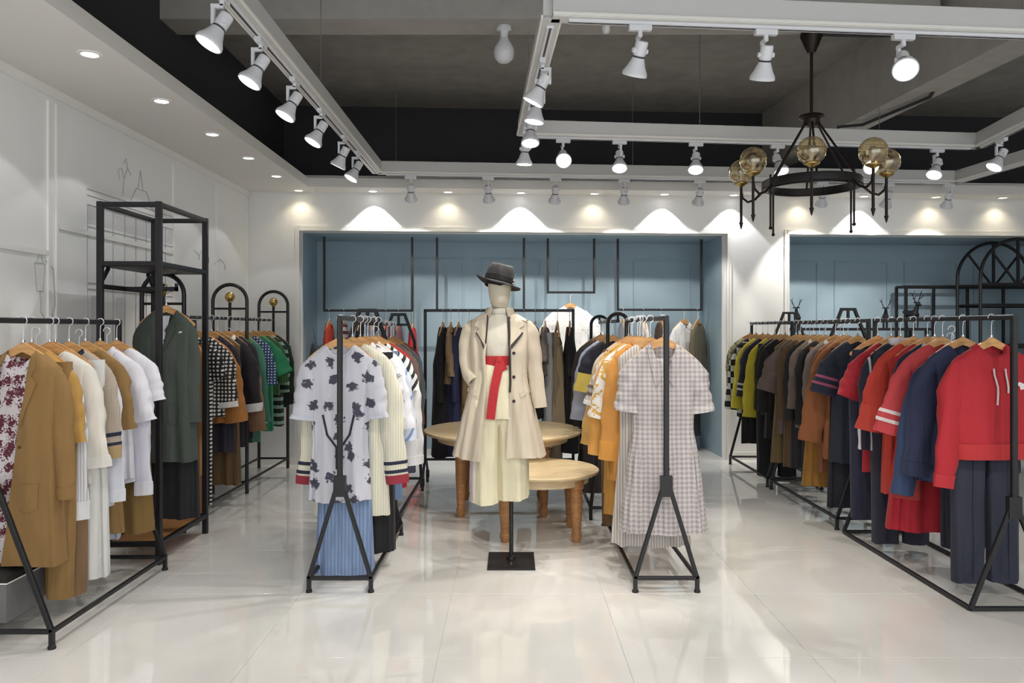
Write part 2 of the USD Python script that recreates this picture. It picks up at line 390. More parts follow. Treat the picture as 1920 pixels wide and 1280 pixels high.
B0, B1, B2, B3 = (.2, 3.72), (.10, 5.98), (3.86, 6.38), (3.55, 4.02)
member(fb, B0, B1); member(fb, B1, B2); member(fb, B2, B3); member(fb, B3, B0)
for p in ((.18, 4.2), (.13, 5.6), (1.5, 6.13), (3.0, 6.29), (1.5, 3.84), (2.6, 3.93)): hang(fb, *p)

def track_spot(x, y, target, label, group, lens='warm', side=1, power=1.0, cone=34, along=(0, 1)):
    t = thing('track_spotlight', label, 'spotlight', (x, y, ZT_ - .013), group=group)
    ux, uy = along; L = math.hypot(ux, uy); ux, uy = ux / L, uy / L
    obj('track_adapter', bar((-.055 * ux, -.055 * uy, -.014), (.055 * ux, .055 * uy, -.014), .032, .028), M_LWHITE, t, smooth=False)
    nx, ny = -uy * side, ux * side
    ox, oy = nx * .04, ny * .04
    arm = cat_([bar((0, 0, -.028), (0, 0, -.05), .02), bar((-nx * .008, -ny * .008, -.05), (ox * 1.2, oy * 1.2, -.05), .02), bar((ox, oy, -.042), (ox, oy, -.13), .016, .022)])
    obj('arm', arm, M_LWHITE, t, smooth=False)
    piv = np.array([0, 0, -.125])
    d = np.array(target, float) - (np.array([x, y, ZT_ - .013]) + piv); d /= np.linalg.norm(d)
    M = look_dir(d); M[:3, 3] = piv
    obj('socket', xf(cat_([lathe([(0, .045), (.029, .045), (.031, .04), (.031, -.02), (0, -.02)], 20), box(-.004, .004, -.03, .03, -.02, .02) if False else trimesh.creation.cylinder(.012, .08, sections=10, transform=trimesh.transformations.rotation_matrix(PI/2, [0, 1, 0]))]), M), M_LWHITE, t)
    lb = obj('lamp_body', xf(lathe([(.026, -.018), (.028, -.03), (.046, -.075), (.0605, -.10), (.0625, -.112), (.061, -.118), (.056, -.118), (.055, -.108), (.0, -.106)], 28), M), M_LWHITE, t)
    obj('vent_band', xf(lathe([(.0285, -.024), (.0305, -.026), (.0305, -.030), (.0285, -.032), (.0285, -.024)], 20), M), M_SLOT, t)
    obj('lens', xf(lathe([(0, -.112), (.05, -.112), (.0545, -.109), (0, -.108)], 24), M), M_LENS if lens == 'warm' else M_LENSC, lb, smooth=False)
    lamp_light(t, piv + d * .135, d, cone, K_SPOT * power, (1, .945, .86) if lens == 'warm' else (.97, .98, 1))

for i, d in enumerate((2.2, 2.85, 3.42, 3.95, 4.57, 5.21, 5.93, 6.45)):
    lab = ('white track spotlight on the left frame bar, out of view towards the shop front, ' + words[i]) if i < 2 else \
        f'white lit track spotlight on the left frame bar, {words[i-2]} from the front'
    track_spot(-1.275, d, (-2.05, d - (.42 if i != 6 else -.1), 1.2), lab, 'spotlights on the left frame bar', 'cool' if i in (3, 5) else 'warm', 1, .5 if i > 1 else .2, 30)
for i, X in enumerate((-.96, -.217, .44, 1.12, 1.88, 3.14, 3.83, 4.47)):
    y = 7.43 + .0787 * (X + 1.275)
    track_spot(X, y, (X + (-.1, .1)[i % 2], y + 1.05, 1.1), f'grey-looking track spotlight aimed at the back wall, {words[i] if i else "first"} from the left on the far bar', 'spotlights on the far bar', side=(1, -1)[i % 2], power=1.2, cone=40, along=(1, .0787))
tb = [(.41, (.35, 3.2, .9), 'cool'), (.855, (.7, 4.9, .5), 'warm'), (1.47, (1.15, 5.0, .6), 'warm'), (2.14, (2.4, 5.2, .8), 'warm'), (2.9, (2.4, 3.4, 1.0), 'cool'), (3.5, (2.6, 5.6, 1.0), 'warm')]
for i, (X, tg, le) in enumerate(tb):
    y = 5.98 + .1064 * (X - .10)
    track_spot(X, y, tg, f'white track spotlight on the rear bar of the inner frame, {words[i] if i else "first"} from the left', 'spotlights on the inner frame rear bar', le, (1, -1, 1)[i % 3], along=(1, .106))
for i, (d, tg) in enumerate(((4.25, (-.9, 4.5, .7)), (4.62, (-.15, 4.6, .9)), (5.2, (.1, 4.4, .2)), (5.8, (.0, 5.9, .4)))):
    X = .2 - .0442 * (d - 3.72)
    track_spot(X, d, tg, f'white track spotlight on the left bar of the inner frame, {words[i]} from the front', 'spotlights on the inner frame left bar', 'warm', -1)
for i, (X, tg, le) in enumerate(((.63, (.15, 4.95, .3), 'warm'), (1.26, (1.2, 5.0, .3), 'warm'), (1.97, (1.5, 2.6, 1.5), 'cool'))):
    y = 3.72 + .0896 * (X - .2)
    track_spot(X, y, tg, ('white track spotlight on the front bar of the inner frame, tilted left', 'white track spotlight on the front bar of the inner frame, pointing down', 'glaring track spotlight on the front bar of the inner frame facing the viewer')[i], None, le, 1, along=(1, .09))
fc = thing('ceiling_light_grid', 'white suspended lighting bar above the shop front, out of view', 'lighting frame')
member(fc, (-1.0, 1.55), (3.2, 1.75)); hang(fc, -.6, 1.57); hang(fc, 2.8, 1.73)
for i, (X, tg) in enumerate(((-.7, (-.95, 3.5, .3)), (.2, (.05, 3.4, 0)), (1.0, (.95, 3.5, .2)), (1.8, (1.7, 3.0, 0)), (2.8, (2.45, 3.7, .7)))):
    track_spot(X, 1.55 + .0476 * (X + 1.0), tg, f'white track spotlight above the shop front, out of view, {words[i] if i else "first"} from the left', 'spotlights above the shop front', 'warm', 1, 1.0, 36, along=(1, .0476))
track_spot(3.81, 6.0, (2.7, 5.9, 1.0), 'white lit track spotlight on the right bar of the inner frame', None, 'warm', 1)

bp = thing('pendant_bulb', 'white globe light bulb hanging in a socket below the ceiling beam', 'light bulb', (-.045, 5.5, 3.55))
obj('socket', lathe([(0, 0), (.05, 0), (.055, -.02), (.03, -.03), (.028, -.085), (.034, -.09), (0, -.09)], 20), M_LWHITE, bp)
obj('bulb', lathe([(.03, -.085), (.05, -.12), (.068, -.15), (.074, -.185), (.066, -.225), (.04, -.252), (0, -.262)], 28), M_LWHITE, bp)
sd = thing('smoke_detector', 'small white detector on the underside of the ceiling beam', 'detector', (.68, 5.5, 3.55))
obj('housing', lathe([(0, 0), (.03, 0), (.03, -.025), (.02, -.045), (0, -.05)], 20), M_LWHITE, sd)

# chandelier
ch = thing('chandelier', 'black ring chandelier with amber glass globes hanging at right', 'chandelier', (2.18, 5.6, 0))
obj('canopy', lathe([(0, 3.55), (.075, 3.55), (.078, 3.52), (.05, 3.45), (.028, 3.40), (0, 3.40)], 24), M_BROWNM, ch)
obj('stem', tube([(0, 0, 3.41), (0, 0, 2.95)], .011, 10), M_BROWNM, ch)
obj('hub', lathe([(0, 2.965), (.03, 2.965), (.085, 2.945), (.09, 2.93), (.06, 2.915), (.05, 2.87), (0, 2.86)], 24), M_BROWNM, ch)
obj('ring', lathe([(.315, 2.475), (.34, 2.478), (.345, 2.47), (.345, 2.425), (.336, 2.418), (.315, 2.420), (.315, 2.475)], 64), M_METAL, ch)
obj('inner_ring', lathe([(.298, 2.425), (.315, 2.425), (.315, 2.412), (.298, 2.412), (.298, 2.425)], 64), M_BROWNM, ch)
for k in range(6):
    a = k * PI / 3 + .26
    obj('strut', tube([(.05 * math.cos(a), .05 * math.sin(a), 2.89), (.325 * math.cos(a), .325 * math.sin(a), 2.46)], .008, 8), M_BROWNM, ch)
for k, a in enumerate((0, 50, -50, 98, -98)):
    r = math.radians(a) - PI / 2 - .37; c, s = math.cos(r), math.sin(r); R = .5
    arm = [(.335, 2.43), (.40, 2.37), (.45, 2.355), (.49, 2.39), (R, 2.45)]
    obj('arm', tube([(q * c, q * s, z) for q, z in arm], .009, 8), M_BROWNM, ch)
    o = np.array([R * c, R * s, 0])
    def at_(m): m.apply_translation(o); return m
    obj('candle_rod', at_(cat_([tube([(0, 0, 2.20), (0, 0, 2.50)], .010, 10), lathe([(0, 2.15), (.006, 2.165), (.012, 2.19), (.016, 2.205), (0, 2.21)], 12)])), M_BROWNM, ch)
    obj('cup', at_(lathe([(0, 2.47), (.012, 2.475), (.05, 2.495), (.052, 2.502), (.03, 2.502), (0, 2.50)], 20)), M_BRASS, ch)
    sp = trimesh.creation.icosphere(3, .094); sp.apply_translation([0, 0, 2.585])
    gl = obj('globe', at_(sp), M_GLASS, ch, smooth=True)
    obj('bulb', at_(lathe([(0, 2.50), (.014, 2.50), (.014, 2.535), (.03, 2.57), (.03, 2.595), (.018, 2.62), (0, 2.626)], 16)), M_GREYL, ch)
for a in (-142, -38, 38, 142):
    r = math.radians(a) - .37; c, s = math.cos(r) * .345, math.sin(r) * .345
    obj('finial_rod', cat_([tube([(c, s, 2.12), (c, s, 2.5)], .008, 8), xf(trimesh.creation.icosphere(1, .013), trimesh.transformations.translation_matrix([c, s, 2.12]))]), M_BROWNM, ch)

# ------------------------------------------------------------------ racks
def foot(x, y): return lathe([(0, 0), (.017, 0), (.017, .012), (.011, .016), (0, .016)], 12).apply_translation([x, y, 0])
def frame_rack(name, label, x, y0, y1, h=1.46, hw=.165, plate=.62, stub=.075, up=.0, group=None):
    """Garment rail along y with a post at each end that splits into two splayed legs."""
    t = thing(name, label, 'clothes rack', (x, (y0 + y1) / 2, 0), group=group)
    a, b = (y0 - y1) / 2, (y1 - y0) / 2
    obj('rail', bar((0, a - .012, h), (0, b + .012, h), .026), M_METAL, t, smooth=False)
    for y in (a, b):
        obj('post', bar((0, y, h - .012), (0, y, plate - .02), .028), M_METAL, t, smooth=False)
        obj('gusset', cat_([box(-.032, .032, y - .016, y + .016, plate - .11, plate), ]), M_METAL, t, smooth=False)
        for s in (-1, 1):
            leg = [bar((s * .018, y, plate - .06), (s * hw, y, stub), .022)]
            if stub > .02: leg += [bar((s * hw, y, stub + .012), (s * hw, y, .012), .022), foot(s * hw, y)]
            obj('leg', cat_(leg), M_METAL, t, smooth=False)
        obj('crossbar', bar((-hw, y, max(stub, .014)), (hw, y, max(stub, .014)), .02), M_METAL, t, smooth=False)
    for s in (-1, 1):
        obj('base_rail', bar((s * hw, a, max(stub, .014)), (s * hw, b, max(stub, .014)), .02), M_METAL, t, smooth=False)
    return t

def trapeze_rack(name, label, x, y0, y1, h=1.44, top=1.53, hw=.2, tw=.055, sx=.14):
    t = thing(name, label, 'clothes rack', (x, (y0 + y1) / 2, 0))
    a, b = (y0 - y1) / 2, (y1 - y0) / 2
    obj('rail', bar((0, a, h), (0, b, h), .024), M_METAL, t, smooth=False)
    for y in (a, b):
        obj('top_bar', bar((-tw - .012, y, top), (tw + .012, y, top), .024), M_METAL, t, smooth=False)
        obj('hanger_drop', bar((0, y, top), (0, y, h), .022), M_METAL, t, smooth=False)
        zk = top - .24; xh = tw + (sx - tw) * (top - h) / (top - zk)
        obj('crossbar', cat_([bar((-xh, y, h), (xh, y, h), .02), bar((-hw, y, .08), (hw, y, .08), .02)]), M_METAL, t, smooth=False)
        for s in (-1, 1):
            obj('leg', cat_([bar((s * tw, y, top), (s * sx, y, zk), .026), bar((s * sx, y, zk + .01), (s * hw, y, .08), .024), bar((s * hw, y, .09), (s * hw, y, .0), .022)]), M_METAL, t, smooth=False)
    for s in (-1, 1):
        obj('base_rail', bar((s * hw, a, .08), (s * hw, b, .08), .02), M_METAL, t, smooth=False)
    return t

def arch_path(r, zc, z0, n=16):
    return [(-r, 0, z0)] + [(-r * math.cos(k * PI / n), 0, zc + r * math.sin(k * PI / n)) for k in range(n + 1)] + [(r, 0, z0)]

def round_rack(name, label, x, y0, y1, h=1.46, r=.075):
    t = thing(name, label, 'clothes rack', (x, (y0 + y1) / 2, 0))
    a, b = (y0 - y1) / 2, (y1 - y0) / 2
    obj('rail', bar((0, a, h), (0, b, h), .024), M_METAL, t, smooth=False)
    for y in (a, b):
        p = arch_path(r, h - .02, 1.1)
        p = [(-.2, 0, .0), (-.2, 0, .09)] + p + [(.2, 0, .09), (.2, 0, 0)]
        obj('end_hoop', tube([(q[0], y, q[2]) for q in p], .0135, 8), M_METAL, t)
        obj('crossbar', bar((-.2, y, .09), (.2, y, .09), .02), M_METAL, t, smooth=False)
        obj('hook_drop', tube([(0, y, h + r - .02), (0, y, h)], .009, 8), M_METAL, t)
    for s in (-1, 1): obj('base_rail', bar((s * .2, a, .09), (s * .2, b, .09), .02), M_METAL, t, smooth=False)
    return t

def arch_rack(name, label, x, ys, h=1.49, top=1.78, r=.145):
    t = thing(name, label, 'clothes rack', (x, (ys[0] + ys[-1]) / 2, 0))
    m = (ys[0] + ys[-1]) / 2
    obj('rail', bar((0, ys[0] - m, h), (0, ys[-1] - m, h), .024), M_METAL, t, smooth=False)
    for y in ys:
        y -= m
        obj('arch', tube([(q[0], y, q[2]) for q in arch_path(r, top - r, 0.0, 22)], .0155, 8), M_METAL, t)
        obj('crossbar', cat_([bar((-r, y, h + .085), (r, y, h + .085), .018), bar((-r, y, .1), (r, y, .1), .018)]), M_METAL, t, smooth=False)
        obj('centre_post', cat_([bar((0, y, 1.64), (0, y, 1.28), .022)]), M_METAL, t, smooth=False)
        s = trimesh.creation.icosphere(3, .042); s.apply_translation([0, y, 1.675])
        obj('finial', cat_([s, lathe([(0, 1.63), (.02, 1.63), (.014, 1.645), (0, 1.645)], 16).apply_translation([0, y, 0])]), M_BRASS, t)
    for s in (-1, 1): obj('base_rail', bar((s * r, ys[0] - m, .1), (s * r, ys[-1] - m, .1), .018), M_METAL, t, smooth=False)
    return t

R = {}
RX, RL, RC = 2.50, -2.28, .83
frame_rack('clothes_rack', 'black metal rack at far left holding mustard and white clothes', RL, 3.39, 4.50, 1.44, .27, .80)
frame_rack('clothes_rack', 'black metal rack left of the dressed dummy with floral dress in front', -.908, 4.12, 5.26, 1.46, .165)
frame_rack('clothes_rack', 'black metal rack right of the round tables with checked dress in front', RC, 4.12, 5.52, 1.46, .165)
frame_rack('clothes_rack', 'black metal rack at right foreground carrying red and navy clothes', RX, 3.84, 5.30, 1.46, .215, .57, .014)
frame_rack('clothes_rack', 'black metal rack in the right row, middle, with rust and taupe clothes', RX, 5.40, 6.76, 1.46, .22, .75, .08)
frame_rack('clothes_rack', 'black metal rack at the end of right row near the white pier', RX, 6.86, 8.02, 1.46, .22, .9, .08)
trapeze_rack('clothes_rack', 'black rack with trapezoid ends half hidden behind the floral dress rack', -.99, 5.36, 6.85)
trapeze_rack('clothes_rack', 'black rack with trapezoid ends behind the right row of clothes', 2.89, 6.62, 8.02, 1.46, 1.57, .15, .055, .15)
round_rack('clothes_rack', 'black rack with rounded hoop ends behind the mustard clothes', .79, 5.68, 6.85)
arch_rack('clothes_rack', 'black rack with three arched ends and brass globes by left wall', -2.39, (5.32, 6.59, 7.80))

rr = thing('rolling_rack', 'black rectangular rack on casters behind the dressed dummy', 'clothes rack', (-.10, 6.9, 0))
hx, zr = .66, 1.567
obj('rail', bar((-hx - .012, 0, zr), (hx + .012, 0, zr), .025), M_METAL, rr, smooth=False)
for s in (-1, 1):
    obj('post', bar((s * hx, 0, zr), (s * hx, 0, .2), .025), M_METAL, rr, smooth=False)
    obj('foot', cat_([tube([(s * hx, 0, .26), (s * hx, -.10, .20), (s * hx, -.2, .1)], .012, 8), tube([(s * hx, 0, .26), (s * hx, .10, .20), (s * hx, .2, .1)], .012, 8)]), M_METAL, rr)
    for y in (-.2, .2):
        c = trimesh.creation.cylinder(.03, .022, sections=16, transform=trimesh.transformations.rotation_matrix(PI / 2, [0, 1, 0])); c.apply_translation([s * hx, y, .03])
        obj('caster', cat_([c, box(s * hx - .016, s * hx + .016, y - .012, y + .012, .045, .11)]), M_METAL, rr)
obj('crossbar', bar((-hx, 0, .24), (hx, 0, .24), .02), M_METAL, rr, smooth=False)

# hanging U-frames in the wide alcove (hung from its ceiling)
for k, (s0, s1, z) in enumerate(((.685, 1.65, 1.607), (1.926, 2.896, 1.607), (3.166, 3.69, 1.814), (3.96, 4.92, 1.62))):
    o = W((s0 + s1) / 2, .5, 0); w = (s1 - s0) / 2
    t = thing('hanging_rail', ('leftmost black hanging rail in the alcove above red clothes', 'black hanging rail in the alcove behind the hat', 'narrow short black hanging rail holding the printed white shirt', 'rightmost black hanging rail in the alcove with the white jacket')[k], 'hanging rail', o, math.degrees(TH))
    for s in (-1, 1): obj('drop_bar', bar((s * w, 0, ZT), (s * w, 0, z - .012), .024), M_METAL, t, smooth=False)
    obj('rail', bar((-w, 0, z), (w, 0, z), .024), M_METAL, t, smooth=False)

# tall shelf at the left
sh = thing('tall_shelf', 'tall open black metal shelf tower by the left wall', 'shelf', (-2.27, 4.96, 0))
X0, X1, Y0, Y1, H = -.175, .175, -.35, .35, 2.16
for x in (X0, X1):
    for y in (Y0, Y1): obj('post', bar((x, y, 0), (x, y, H), .035), M_METAL, sh, smooth=False)
for z in (H - .017, 1.79, .12):
    for a, b in (((X0, Y0), (X1, Y0)), ((X0, Y1), (X1, Y1)), ((X0, Y0), (X0, Y1)), ((X1, Y0), (X1, Y1))):
        obj('crossbar', bar((*a, z), (*b, z), .03), M_METAL, sh, smooth=False)
obj('shelf_board', box(X0, X1, Y0, Y1, 1.775, 1.788), M_METAL, sh, smooth=False)
obj('shelf_board', box(X0, X1, Y0, Y1, .10, .112), M_TLEG, sh, smooth=False)
obj('face_out_arm', cat_([bar((X0, -.05, 1.655), (X1 - .02, -.05, 1.655), .028), box(X1 - .03, X1 - .02, -.064, -.036, 1.64, 1.69), bar((X0, Y0, 1.655), (X0, Y1, 1.655), .028)]), M_METAL, sh, smooth=False)
for y in (Y0 + .03, Y1 - .03): obj('bracket', bar((X0, y, 1.70), (X0, y * .8, 1.77), .02), M_METAL, sh, smooth=False)

# ------------------------------------------------------------------ garments
def smoothstep(a, b, x):
    t = np.clip((x - a) / (b - a), 0, 1); return t * t * (3 - 2 * t)

class Body:
    """A hanging garment's trunk: a folded tube from the neck over sloping shoulders down to the hem, or (gap) an open-fronted shell."""
    def __init__(s, L, sw=.182, nw=.078, z0=-.146, slope=.078, chest=None, waist=None, hem=None, ds=.04, dm=.052, dh=.06, nd=.06, vneck=False,
                 folds=7, amp=.010, seed=0, gap=None, nu=64, nr=26, pleat=0.0, sway=0.0, waist_at=.42, gather=0.0):
        rng = np.random.default_rng(seed)
        chest = sw * .97 if chest is None else chest
        waist = chest * .97 if waist is None else waist
        hem = chest * 1.03 if hem is None else hem
        s.L, s.sw, s.z0, s.slope, s.nw = L, sw, z0, slope, nw
        ph = rng.uniform(0, 6.28, 4); e = 2 / 2.7
        if gap is None: u = np.arange(nu) * 2 * PI / nu - PI / 2
        else: u = np.linspace(0, 1, nu)
        rows, info = [], []
        qs = np.linspace(0, 1, 7); ss = np.linspace(0, 1, nr) ** 1.0
        def ring(w, t, z, q, sb, sc=1.0, dz=0.0):
            if gap is None: uu = u
            else:
                gl, gr = gap(sb) if sb > 0 else gap(0)
                # gap edges as x fractions of the half width on the front face
                def ang(fr): 
                    c = np.sign(fr) * abs(fr) ** (1 / e); return -PI / 2 + np.arcsin(np.clip(c, -1, 1))
                ar, al = ang(min(.97, gr / w)), ang(max(-.97, gl / w)) + 2 * PI
                uu = ar + u * (al - ar)
            cu, su = np.cos(uu), np.sin(uu)
            x = w * np.sign(cu) * np.abs(cu) ** e; y = t * np.sign(su) * np.abs(su) ** e
            nxy = np.stack([x / w ** 2, y / t ** 2]); nxy /= np.linalg.norm(nxy, axis=0) + 1e-9
            A = amp * sb ** .7 if sb > 0 else 0
            f = A * (np.sin(folds * uu + ph[0] + 1.2 * sb) + .55 * np.sin(folds * 1.7 * uu + ph[1] - 2.0 * sb) + .3 * np.sin(folds * 2.9 * uu + ph[2]))
            if pleat: f = f + pleat * sb ** .6 * np.abs(np.sin(folds * 2.5 * uu)) * 1.0
            if gather: f = f + gather * smoothstep(waist_at, waist_at + .16, sb) * (np.abs(np.sin(9 * uu + ph[1] + .3 * np.sin(3 * uu))) - .3)
            nz = (meshkit.noise(np.stack([x * 9 + seed, y * 9, np.full_like(x, z * 6)], -1), seed) - .5) * .014 * min(1, sb * 4 + .15)
            x = x + nxy[0] * f * .45 + sway * sb ** 1.5; y = y + nxy[1] * (f + nz)
            fr = np.clip(-su, 0, 1) ** .6
            prof = np.clip(1 - np.abs(x) / nw, 0, 1) if vneck else np.exp(-(x / (nw * .8)) ** 4)
            drop = nd * fr * prof * ((1 - .25 * q) if sb <= 0 else .75 * (1 - smoothstep(0, .3, sb)))
            zz = z - drop + A * .4 * np.sin(folds * .5 * uu + ph[3]) * sb ** 2
            return np.stack([x * sc, y * sc, zz + dz], -1)
        top = ring(nw, .03, z0, 0, 0)
        rows.append(ring(nw * .80, .022, z0, 0, 0, .95, -.07)); rows.append(ring(nw * .93, .026, z0, 0, 0, 1, -.012))
        for q in qs:
            rows.append(ring(nw + (sw - nw) * q, .03 + (ds - .03) * q, z0 - slope * q ** 1.25, q, 0))
        zb = z0 - slope - .012
        for sb in ss[1:]:
            w = np.interp(sb, [0, .14, waist_at, 1], [sw, chest, waist, hem]); t = np.interp(sb, [0, .22, waist_at, 1], [ds, dm, dm * .96, dh])
            rows.append(ring(w, t, zb + (z0 - L - zb) * sb, 1, sb))
        h = rows[-1]
        inner = h * np.array([.95, .86, 1]); c = h.mean(0) * np.array([1, 1, 0])
        rows.append(inner); up = inner * np.array([.97, .9, 1]) + np.array([0, 0, .10]); rows.append(up)
        s.front_rows = np.vstack(rows[2:-2])
        if gap is None:
            s.mesh = rings(rows, True, cap0=True, cap1=True)
        else:
            outer = rows[2:-2]; inn = [r * np.array([1, 1, 1]) - np.stack([np.sign(r[:, 0]) * .004, np.sign(r[:, 1]) * .006, np.zeros(len(r))], -1) for r in outer]
            loop = [np.vstack([o, i[::-1]]) for o, i in zip(outer, inn)]
            s.mesh = rings(loop, True, cap0=False, cap1=False)
            n = len(u)
            for k, last in ((0, False), (len(loop) - 1, True)):
                o = k * 2 * n; I = np.arange(n - 1)
                a, b, cc, d = o + I, o + I + 1, o + 2 * n - 1 - I, o + 2 * n - 2 - I
                f = np.vstack([np.stack([a, b, d], 1), np.stack([a, d, cc], 1)])
                if not last: f = f[:, ::-1]
                s.mesh.faces = np.vstack([s.mesh.faces, f if True else f])
        s.mesh.faces = s.mesh.faces[:, ::-1] if s.mesh.faces is not None and s._vol(s.mesh) < 0 else s.mesh.faces
        s._ip = None
    @staticmethod
    def _vol(m):
        v = m.vertices[m.faces]; return np.einsum('ij,ij->i', v[:, 0], np.cross(v[:, 1], v[:, 2])).sum()
    def y_at(s, x, z):
        if s._ip is None:
            p = s.front_rows; p = p[p[:, 1] < .001]
            s._ip = (LinearNDInterpolator(p[:, [0, 2]], p[:, 1]), NearestNDInterpolator(p[:, [0, 2]], p[:, 1]))
        y = s._ip[0](x, z); b = np.isnan(y)
        if b.any(): y[b] = s._ip[1](x[b], z[b])
        return y
    def patch(s, poly, th=.004, step=.02, off=.001):
        """A thin piece of cloth (lapel, pocket, placket, print) lying on the garment's front, outline in x-z."""
        P = Polygon(poly)
        if not P.is_valid: P = P.buffer(0)
        m = trimesh.creation.extrude_polygon(P, th, engine='earcut')
        v, f = trimesh.remesh.subdivide_to_size(m.vertices, m.faces, step, max_iter=8)
        x, z, h = v[:, 0], v[:, 1], v[:, 2]
        y = s.y_at(x, z) - off - h
        q = trimesh.Trimesh(np.stack([x, y, z], 1), f, process=False)
        return q

def ribbon_ring(body_w, body_t, z0, z1, n=40, grow=.004, fr=0.0):
    """A band around an elliptical trunk between two heights."""
    u = np.arange(n) * 2 * PI / n; e = 2 / 2.7
    def r(w, t, z): return np.stack([w * np.sign(np.cos(u)) * np.abs(np.cos(u)) ** e, t * np.sign(np.sin(u)) * np.abs(np.sin(u)) ** e, np.full(n, z)], -1)
    a, b = body_w + grow, body_t + grow
    m = rings([r(a - .006, b - .006, z1), r(a, b, z1), r(a, b, z0), r(a - .006, b - .006, z0)])
    if Body._vol(m) < 0: m.faces = m.faces[:, ::-1]
    return m

def sleeve_mesh(side, sw, z0, slope, length, out, fwd, r0=.058, r1=.046, flat=.60, seed=0, n=18, m=14, puff=0.0):
    rng = np.random.default_rng(seed); ph = rng.uniform(0, 6.28, 3)
    A = np.array([sw - .06, 0, z0 - slope * .62 - .012]); B = np.array([sw - .005, -.002, z0 - slope - .045])
    C = np.array([sw - .005 + out, fwd, z0 - slope - .03 - length])
    ts = np.linspace(0, 1, n)
    pts = np.array([(1 - t) ** 2 * A + 2 * t * (1 - t) * B + t * t * B if False else (A + (B - A) * min(1, t / .12) if t < .12 else B + (C - B) * ((t - .12) / .88)) for t in ts])
    for _ in range(2): pts[1:-1] = (pts[:-2] + 2 * pts[1:-1] + pts[2:]) / 4
    tg = np.gradient(pts, axis=0); tg /= np.linalg.norm(tg, axis=1, keepdims=True)
    u = np.arange(m) * 2 * PI / m; R = []
    for i, t in enumerate(ts):
        a = np.array([tg[i, 2], 0, -tg[i, 0]]); a /= np.linalg.norm(a)
        b = np.array([0, 1.0, 0])
        r = np.interp(t, [0, .1, .3, 1], [.028, .043, r0, r1]) + puff * math.sin(PI * t) * .5
        w = 1 + .12 * np.sin(3 * u + ph[0] + 4 * t) * min(1, 2 * t) + .07 * np.sin(13 * t + ph[1] + 2 * u) + .05 * np.sin(29 * t + ph[2] - u)
        R.append(pts[i] + (r * w)[:, None] * (np.cos(u)[:, None] * a + flat * np.sin(u)[:, None] * b))
    end = R[-1]; c = end.mean(0)
    R.append(c + (end - c) * .88); R.append(c + (end - c) * .8 - tg[-1] * .05)
    mesh = rings(R, True, cap0=True, cap1=True)
    mesh.vertices[:, 0] *= side
    if Body._vol(mesh) < 0: mesh.faces = mesh.faces[:, ::-1]
    # frame of the cuff
    return mesh, R[:n]

def cuff_mesh(side, sl, t0, t1, grow=.004):
    S = np.array(sl[1])
    def at(t, gr):
        i = np.clip(t, 0, 1) * (len(S) - 1); k = min(int(i), len(S) - 2); f = i - k
        r = S[k] * (1 - f) + S[k + 1] * f; c = r.mean(0); d = r - c
        return c + d * (1 + gr / np.linalg.norm(d, axis=1, keepdims=True)) + (S[-1].mean(0) - S[-2].mean(0)) * max(0, t - 1) * 4
    R = [at(t0, -.002), at(t0 + .003, grow)] + [at(t, grow) for t in np.linspace(t0 + .003, t1, 5)[1:]] + [at(t1 + .002, grow - .012), at(t1 - .02, grow - .018)]
    m = rings(R, True, cap1=True); m.vertices[:, 0] *= side
    if Body._vol(m) < 0: m.faces = m.faces[:, ::-1]
    return m

def disc_at(body, x, z, r=.007):
    c = trimesh.creation.cylinder(r, .004, sections=10, transform=trimesh.transformations.rotation_matrix(PI / 2, [1, 0, 0]))
    c.apply_translation([x, float(body.y_at(np.array([x]), np.array([z]))[0]) - .003, z]); return c

